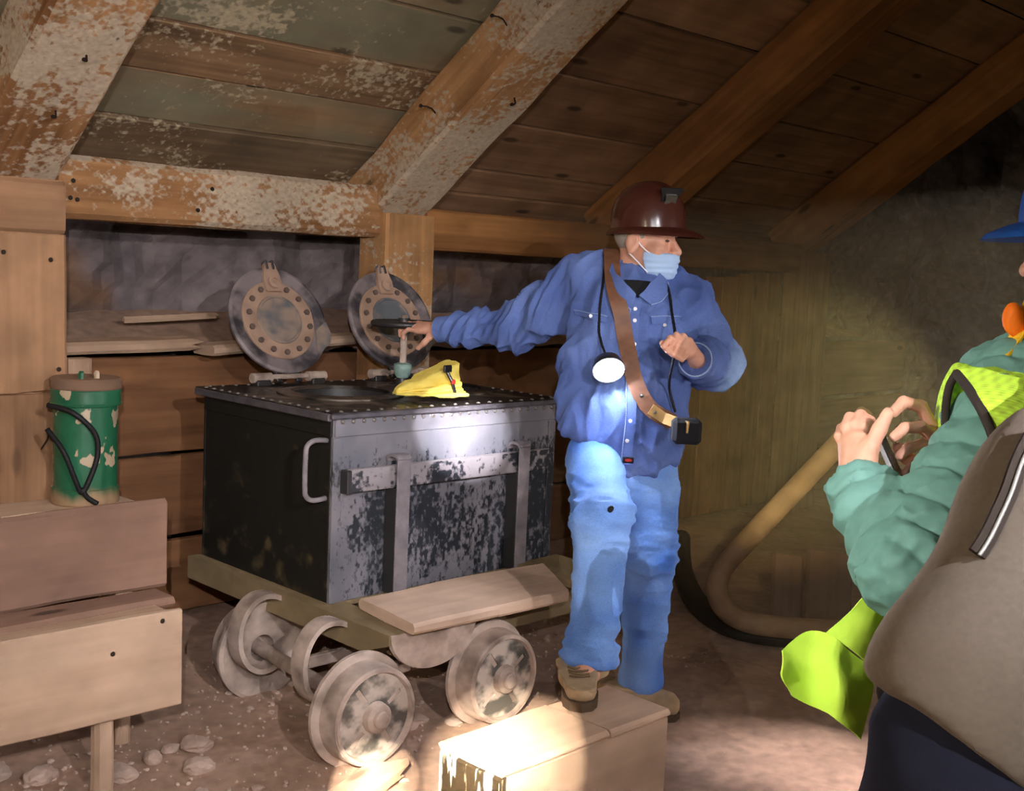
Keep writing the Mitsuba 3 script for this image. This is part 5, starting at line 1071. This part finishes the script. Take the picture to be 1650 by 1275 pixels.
tag(add('chin_strap', ribbon(ease([(-0.2315, -2.2526, 1.4805), (-0.2461, -2.2458, 1.4286), (-0.2745, -2.2368, 1.3952), (-0.3050, -2.2264, 1.3560)], 1), EX * 0.6 + EZ * 0.8, 0.030, 0.004), 'm_yellow_strap', 30, None, VT), 'yellow strap')
tag(add('strap_buckle', body([ell(V(*(-0.2633, -2.2276, 1.4357)), (0.016, 0.016, 0.026), 0.01), ell(V(*(-0.2576, -2.2361, 1.4177)), (0.012, 0.012, 0.016), 0.012)], 0.004, 1), 'm_orange', True, None, VT), 'orange buckle')
# jacket: quilted sleeves and trunk
jk = [cone(tC + EZ * 0.02, tB, 0.142, 0.150, 0.05), cone(tB, tH, 0.150, 0.152, 0.05), cone(tC + EZ * 0.04, tS, 0.085, 0.076, 0.04), cone(tC + EZ * 0.04, oS, 0.085, 0.076, 0.04), cone(tC + EZ * 0.06, tN + EZ * 0.012, 0.10, 0.078, 0.03)]
jk += chain([tS, tE], [0.074, 0.066], 0.03) + chain([tE, tW], [0.066, 0.050], 0.03) + chain([oS, oE, oW], [0.074, 0.066, 0.050], 0.03)
d1, d2 = unit(tW - tE), unit(oW - oE)
def jkclip(p):
    c = tH[2] - 0.05 - p[..., 2]
    c = np.where(np.linalg.norm(p - tW, axis=-1) < 0.12, np.maximum(c, (p - tW) @ d1 + 0.002), c)
    return np.where(np.linalg.norm(p - oW, axis=-1) < 0.12, np.maximum(c, (p - oW) @ d2 + 0.002), c)
jkm = body(jk, 0.0062, 2, clip=jkclip)
wq = wrinkle(0.010, 22, 22, 31, d1)
def quilt(v):
    out = np.zeros(len(v)); best = np.full(len(v), 9.0)
    for a, b, per in ((tS, tE, 0.056), (tE, tW, 0.052), (oS, oE, 0.056), (oE, oW, 0.052), (tC, tH, 0.07)):
        t, d = seg_t(v, a, b); L = np.linalg.norm(b - a); u = t * L / per + 0.5 * (meshkit.noise(v * 9) - 0.5); q = 0.014 * np.abs(np.sin(math.pi * u)) ** 0.5 - 0.009; m = d < best; out[m] = q[m]; best = np.minimum(best, d)
    return out + wq(v)
JK = add('puffer_jacket', puff(jkm, quilt), 'm_teal', True, None, VT); tag(JK, 'quilted teal puffer jacket')
tag(add('collar', tube(ease([tN + EZ * 0.02 + 0.082 * (math.cos(a) * EX + math.sin(a) * EY) for a in np.linspace(0, 2 * math.pi, 30)], 1)[:-1], 0.026, 10, closed=True), 'm_teal', True, None, JK), 'stand-up collar')
# vest over it
vs = [cone(tC + EZ * 0.02, tB, 0.158, 0.166, 0.05), cone(tB, tH, 0.166, 0.168, 0.05), cone(tC + EZ * 0.05, tS + (tC - tS) * 0.25, 0.098, 0.092, 0.04), cone(tC + EZ * 0.05, oS + (tC - oS) * 0.25, 0.098, 0.092, 0.04)]
arm_ax, arm_ax2 = unit(tE - tS), unit(oE - oS); armc, armc2 = tS + arm_ax * 0.01, oS + arm_ax2 * 0.01
def vclip(p):
    hole = 0.108 - seg_t(p.reshape(-1, 3), tS + arm_ax * 0.03, tE)[1].reshape(p.shape[:-1]); hole2 = 0.10 - seg_t(p.reshape(-1, 3), oS + arm_ax2 * 0.03, oE)[1].reshape(p.shape[:-1])
    neck = 0.15 - np.linalg.norm((p - tN) * V(1, 1, 0), axis=-1)
    return np.maximum.reduce([hole, hole2, np.minimum(neck, p[..., 2] - tN[2] + 0.13), tH[2] + 0.02 - p[..., 2], p[..., 2] - 1.352])
vm = body(vs, 0.007, 2, clip=vclip)
VS = add('hi_vis_vest', vm, 'm_hivis', 30, None, VT); tag(VS, 'fluorescent yellow mesh safety vest')
add('binding', tube([(-0.4110, -2.2074, 1.3450), (-0.4147, -2.1997, 1.3245), (-0.4203, -2.1990, 1.2918), (-0.4179, -2.2002, 1.2528)], 0.0065, 8, sub=5), 'm_binding', True, None, VS)
bind2 = [(-0.4110, -2.2074, 1.3450), (-0.4673, -2.2532, 1.3281), (-0.5094, -2.2929, 1.3042), (-0.5312, -2.3173, 1.2808), (-0.5320, -2.3268, 1.2602)]
add('binding', tube(bind2, 0.0075, 8, sub=5), 'm_binding', True, None, VS)
shoulder_panel = sheet([[(-0.4095, -2.2086, 1.3471), (-0.4696, -2.2582, 1.3268), (-0.5125, -2.2971, 1.3030), (-0.5356, -2.3299, 1.2627)], [(-0.3537, -2.2209, 1.3527), (-0.4260, -2.2790, 1.3369), (-0.4777, -2.3232, 1.3136), (-0.5020, -2.3548, 1.2728)], [(-0.2703, -2.2467, 1.3569), (-0.3531, -2.3083, 1.3431), (-0.4113, -2.3533, 1.3185), (-0.4481, -2.3873, 1.2735)], [(-0.1752, -2.2714, 1.3525), (-0.2688, -2.3366, 1.3370), (-0.3296, -2.3789, 1.3127), (-0.3723, -2.4135, 1.2719)]], 0.004, 6, 0.004)
tag(add('shoulder_panel', shoulder_panel, 'm_hivis', 40, None, VS), 'mesh shoulder panel')
add('front_edge', sheet([[(-0.3973, -2.2005, 1.3400), (-0.4065, -2.1965, 1.3059), (-0.4130, -2.1980, 1.2522)], [(-0.3821, -2.2121, 1.3166), (-0.3862, -2.2125, 1.2866), (-0.3930, -2.2121, 1.2447)]], 0.004, 5), 'm_hivis', 40, None, VS)
flapA = sheet([[(-0.6239, -2.0619, 0.8993), (-0.5566, -2.0691, 0.9199), (-0.5562, -2.1275, 0.9133), (-0.4837, -2.1515, 0.8576)], [(-0.6513, -2.0817, 0.8690), (-0.5942, -2.0954, 0.8738), (-0.5964, -2.1507, 0.8697), (-0.5079, -2.1607, 0.8242)], [(-0.6275, -2.0838, 0.8249), (-0.5944, -2.1056, 0.8053), (-0.5940, -2.1500, 0.7966), (-0.5252, -2.1544, 0.7519)]], 0.004, 8, 0.022, 5)
tag(add('front_flap', flapA, 'm_hivis_plain', 40, None, VS), 'loose swinging front panel of the vest')
flapB = sheet([[(-0.4821, -2.1325, 0.9936), (-0.4607, -2.1426, 0.9737), (-0.4333, -2.1464, 0.9427)], [(-0.5276, -2.1209, 0.9574), (-0.5086, -2.1427, 0.9388), (-0.4545, -2.1455, 0.9023)], [(-0.5589, -2.0953, 0.9198), (-0.5407, -2.1309, 0.8989), (-0.4760, -2.1455, 0.8543)]], 0.004, 8, 0.010, 7)
tag(add('front_flap', flapB, 'm_hivis_plain', 40, None, VS), 'upper fold of the loose vest panel')
tr = [cone(tH - EX * 0.02, tH - EZ * 0.10 - EX * 0.03, 0.150, 0.150, 0.05)]
for h_ in (hipL, hipR): tr += chain([h_, V(h_[0], h_[1], 0.47) + tF * 0.03, V(h_[0], h_[1], 0.06)], [0.10, 0.080, 0.068], 0.04)
trm = body(tr, 0.011, 2, clip=lambda p: 0.035 - p[..., 2]); tag(add('trousers', puff(trm, wrinkle(0.012, 7, 9, 41)), 'm_dark_trousers', True, None, VT), 'dark olive trousers')
for h_ in (hipL, hipR):
    sh = body([cone(V(h_[0], h_[1], 0.045), V(h_[0], h_[1], 0.045) + tF * 0.17, 0.043, 0.036, 0.02)], 0.008, 2, clip=lambda p: 0.004 - p[..., 2]); add('shoe', sh, 'm_black_cloth', True, None, VT)
# the phone
PH = thing('smartphone', 'slim dark smartphone held up between the visitor\'s two hands', 'phone')
pc0, pc1 = V(*(-0.4543, -2.1032, 1.2303)), V(*(-0.4443, -2.1561, 1.1350)); ax = unit(pc1 - pc0); wv = unit(EY * 0.9 + EX * 0.38 - ax * ((EY * 0.9 + EX * 0.38) @ ax)); nv = np.cross(ax, wv)
M = np.stack([wv, ax, nv], 1); ctr = (pc0 + pc1) / 2 + wv * 0.030
add('case', place(cbox((-0.035, -0.066, -0.0045), (0.035, 0.066, 0.0045), 0.0035), M, ctr), 'm_phone', 40, None, PH)
tag(add('metal_edge', place(cbox((-0.0362, -0.060, -0.0035), (-0.0345, 0.060, 0.0035), 0.0012), M, ctr), 'm_silver', False, None, PH), 'bright metal edge')
add('screen', place(cbox((-0.032, -0.062, 0.0045), (0.032, 0.062, 0.0052), 0.0005), M, ctr), 'm_black_paint', False, None, PH)

# ================================================================== VISITOR in the grey jacket, nearest the camera
VG = thing('person', 'nearest visitor in a plain grey jacket over navy trousers at the right picture edge', 'person')
gS, gA = V(*(-0.9028, -2.5821, 1.2580)), V(*(-1.0411, -2.5582, 1.0655)); gC, gB = V(*(-0.6880, -2.6512, 1.2806)), V(*(-0.7641, -2.6494, 0.9771)); gN = V(*(-0.6089, -2.6473, 1.4537))
gF = unit(EY * 0.75 - EX * 0.4)
gh = gB - EZ * 0.12; legs = []
for s in (-1, 1):
    h_ = gh + EX * s * 0.09; legs.append(h_)
gin = [cone(gC, gB, 0.11, 0.115, 0.04), cone(gC + EZ * 0.1, gN, 0.08, 0.06, 0.04), cone(gC + EZ * 0.08, gS, 0.07, 0.055, 0.04)] + chain([gS, gA, gA - EZ * 0.22 + EY * 0.05], [0.055, 0.045, 0.032], 0.02)
for h_ in legs: gin += chain([h_, V(h_[0], h_[1], 0.48), V(h_[0], h_[1], 0.07)], [0.085, 0.06, 0.045], 0.03)
ghead = place(body(head_prims() + ear(1) + ear(-1), 0.007, 1), np.stack([unit(np.cross(gF, EZ)), gF, EZ], 1), gN + EZ * 0.17)
add('body', union([body(gin, 0.015), ghead]), 'm_skin', True, None, VG)
hard_hat(gN + EZ * 0.212, np.stack([unit(np.cross(gF, EZ)), gF, EZ], 1), 'm_white', parent=VG, label='white hard hat')
gj = [cone(gC + EZ * 0.04, gB, 0.150, 0.165, 0.06), cone(gC + EZ * 0.06, gS, 0.10, 0.104, 0.05), cone(gS, gA, 0.104, 0.112, 0.05), cone(gB, gA, 0.14, 0.10, 0.06), cone(gC + EZ * 0.06, gN, 0.12, 0.075, 0.04)]
hemn = unit(V(*(-1.2096, -2.5261, 1.1045)) - V(*(-1.1226, -2.6269, 1.0129))); hemn = unit(np.cross(hemn, _f)); hemp = V(*(-1.1661, -2.5765, 1.0587))
if hemn[2] > 0: hemn = -hemn
gjm = body(gj, 0.010, 2, clip=lambda p: (p - hemp) @ hemn)
GJ = add('jacket', puff(gjm, wrinkle(0.012, 5, 5, 51, unit(gA - gS))), 'm_gray', True, None, VG); tag(GJ, 'plain grey jacket')
band = [(-1.0117, -2.5579, 1.3567), (-1.0453, -2.5479, 1.3410), (-1.0752, -2.5424, 1.3210), (-1.0966, -2.5388, 1.2974), (-1.1094, -2.5365, 1.2748), (-1.1139, -2.5357, 1.2505)]
bq, _d, bt_ = trimesh.proximity.closest_point(gjm, ease(dense(band, 24), 3)); bm = ease(bq + gjm.face_normals[bt_] * 0.010, 4); tag(add('shoulder_band', ribbon(bm, -_f * 0.2 + unit(V(*(-1.0776, -2.4916, 1.2651)) - V(*(-1.0946, -2.4710, 1.2892))), 0.017, 0.007), 'm_binding', 30, None, GJ), 'dark band with piping')
add('piping', tube(bm - _f * 0.006, 0.0022, 6), 'm_silver', True, None, GJ + '__shoulder_band')
gt = [cone(V(*(-1.0329, -2.5469, 1.0066)), V(*(-1.0482, -2.5531, 0.8645)), 0.098, 0.118, 0.05), cone(V(*(-0.7790, -2.6337, 0.9832)), V(*(-0.7857, -2.6504, 0.8278)), 0.13, 0.14, 0.05), cone(V(*(-1.0345, -2.5511, 0.9680)), V(*(-0.7814, -2.6398, 0.9267)), 0.095, 0.13, 0.05)]
for h_ in legs: gt += chain([h_, V(h_[0], h_[1], 0.48), V(h_[0], h_[1], 0.05)], [0.115, 0.088, 0.075], 0.05)
gtm = body(gt, 0.012, 2, clip=lambda p: 0.03 - p[..., 2]); tag(add('trousers', puff(gtm, wrinkle(0.012, 7, 7, 61)), 'm_navy', True, None, VG), 'loose navy trousers')
for h_ in legs: add('shoe', body([cone(V(h_[0], h_[1], 0.045), V(h_[0], h_[1], 0.045) + gF * 0.17, 0.045, 0.038, 0.02)], 0.009, 2, clip=lambda p: 0.004 - p[..., 2]), 'm_black_cloth', True, None, VG)

# ================================================================== at the back right: bent pipe frame, dark floor loop, boards
pf = [(2.1546, -0.6927, 0.9576), (2.0963, -0.6712, 0.9023), (1.8907, -0.5710, 0.6758), (1.7305, -0.4460, 0.4432), (1.6384, -0.3991, 0.3321), (1.6004, -0.4027, 0.2449), (1.6102, -0.4521, 0.1714), (1.6748, -0.5371, 0.1301), (1.7959, -0.7015, 0.1264), (1.9574, -0.9320, 0.1397), (2.0806, -1.1239, 0.1557)]
tag(add('bent_pipe_frame', tube(pf, 0.043, 14, sub=5), 'm_pipe', True), 'bent brown pipe frame standing on the floor behind the visitor\'s yellow vest', 'pipe')
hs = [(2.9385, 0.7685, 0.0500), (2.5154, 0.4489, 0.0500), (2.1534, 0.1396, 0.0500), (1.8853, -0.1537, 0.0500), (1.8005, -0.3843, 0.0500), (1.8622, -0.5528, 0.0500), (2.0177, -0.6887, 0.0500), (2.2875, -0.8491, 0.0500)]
tag(add('dark_floor_loop', tube(hs, 0.05, 12, sub=6), 'm_cord', True), 'thick dark loop curving over the floor around the bent pipe frame', 'hose')  # dark tube following a dark curve below the pipe
BP = thing('board_panel', 'low brown board panel leaning inside the bent pipe frame', 'panel')
for a, b, t0, t1, sd in (((1238, 1003), (1290, 1003), (1250, 900), (1291, 893), 94), ((1294, 1004), (1392, 1006), (1294, 892), (1390, 896), 95)): pass
bar('board', (2.2032, -0.3604, -0.0037), (2.3271, -0.2744, 0.2562), 0.145, 0.03, 94, 'm_benchback', BP, up=-EY, nseg=6)
bar('board', (2.2989, -0.5116, 0.0053), (2.4248, -0.4246, 0.2849), 0.205, 0.03, 95, 'm_benchback', BP, up=-EY, nseg=6)

# dusty air in the beam behind the man
scene['dust_medium'] = {'type': 'homogeneous', 'albedo': {'type': 'rgb', 'value': [0.85, 0.80, 0.62]}, 'sigma_t': 0.17, 'phase': {'type': 'hg', 'g': 0.1}}
hz_ = extrude(Polygon([(0.72, -1.75), (1.55, -0.40), (1.80, 0.94), (5.4, 0.94), (5.4, -1.7), (1.15, -2.35)]), 1.72); hz_.apply_translation([0, 0, 0.03])
hk = key_free('dust_haze'); scene[hk] = ply(hz_, {'type': 'null'}, False, interior={'type': 'ref', 'id': 'dust_medium'})
tag(hk, 'faint olive dust haze in an unseen lamp beam right of the standing man', 'dust haze', None, 'stuff')
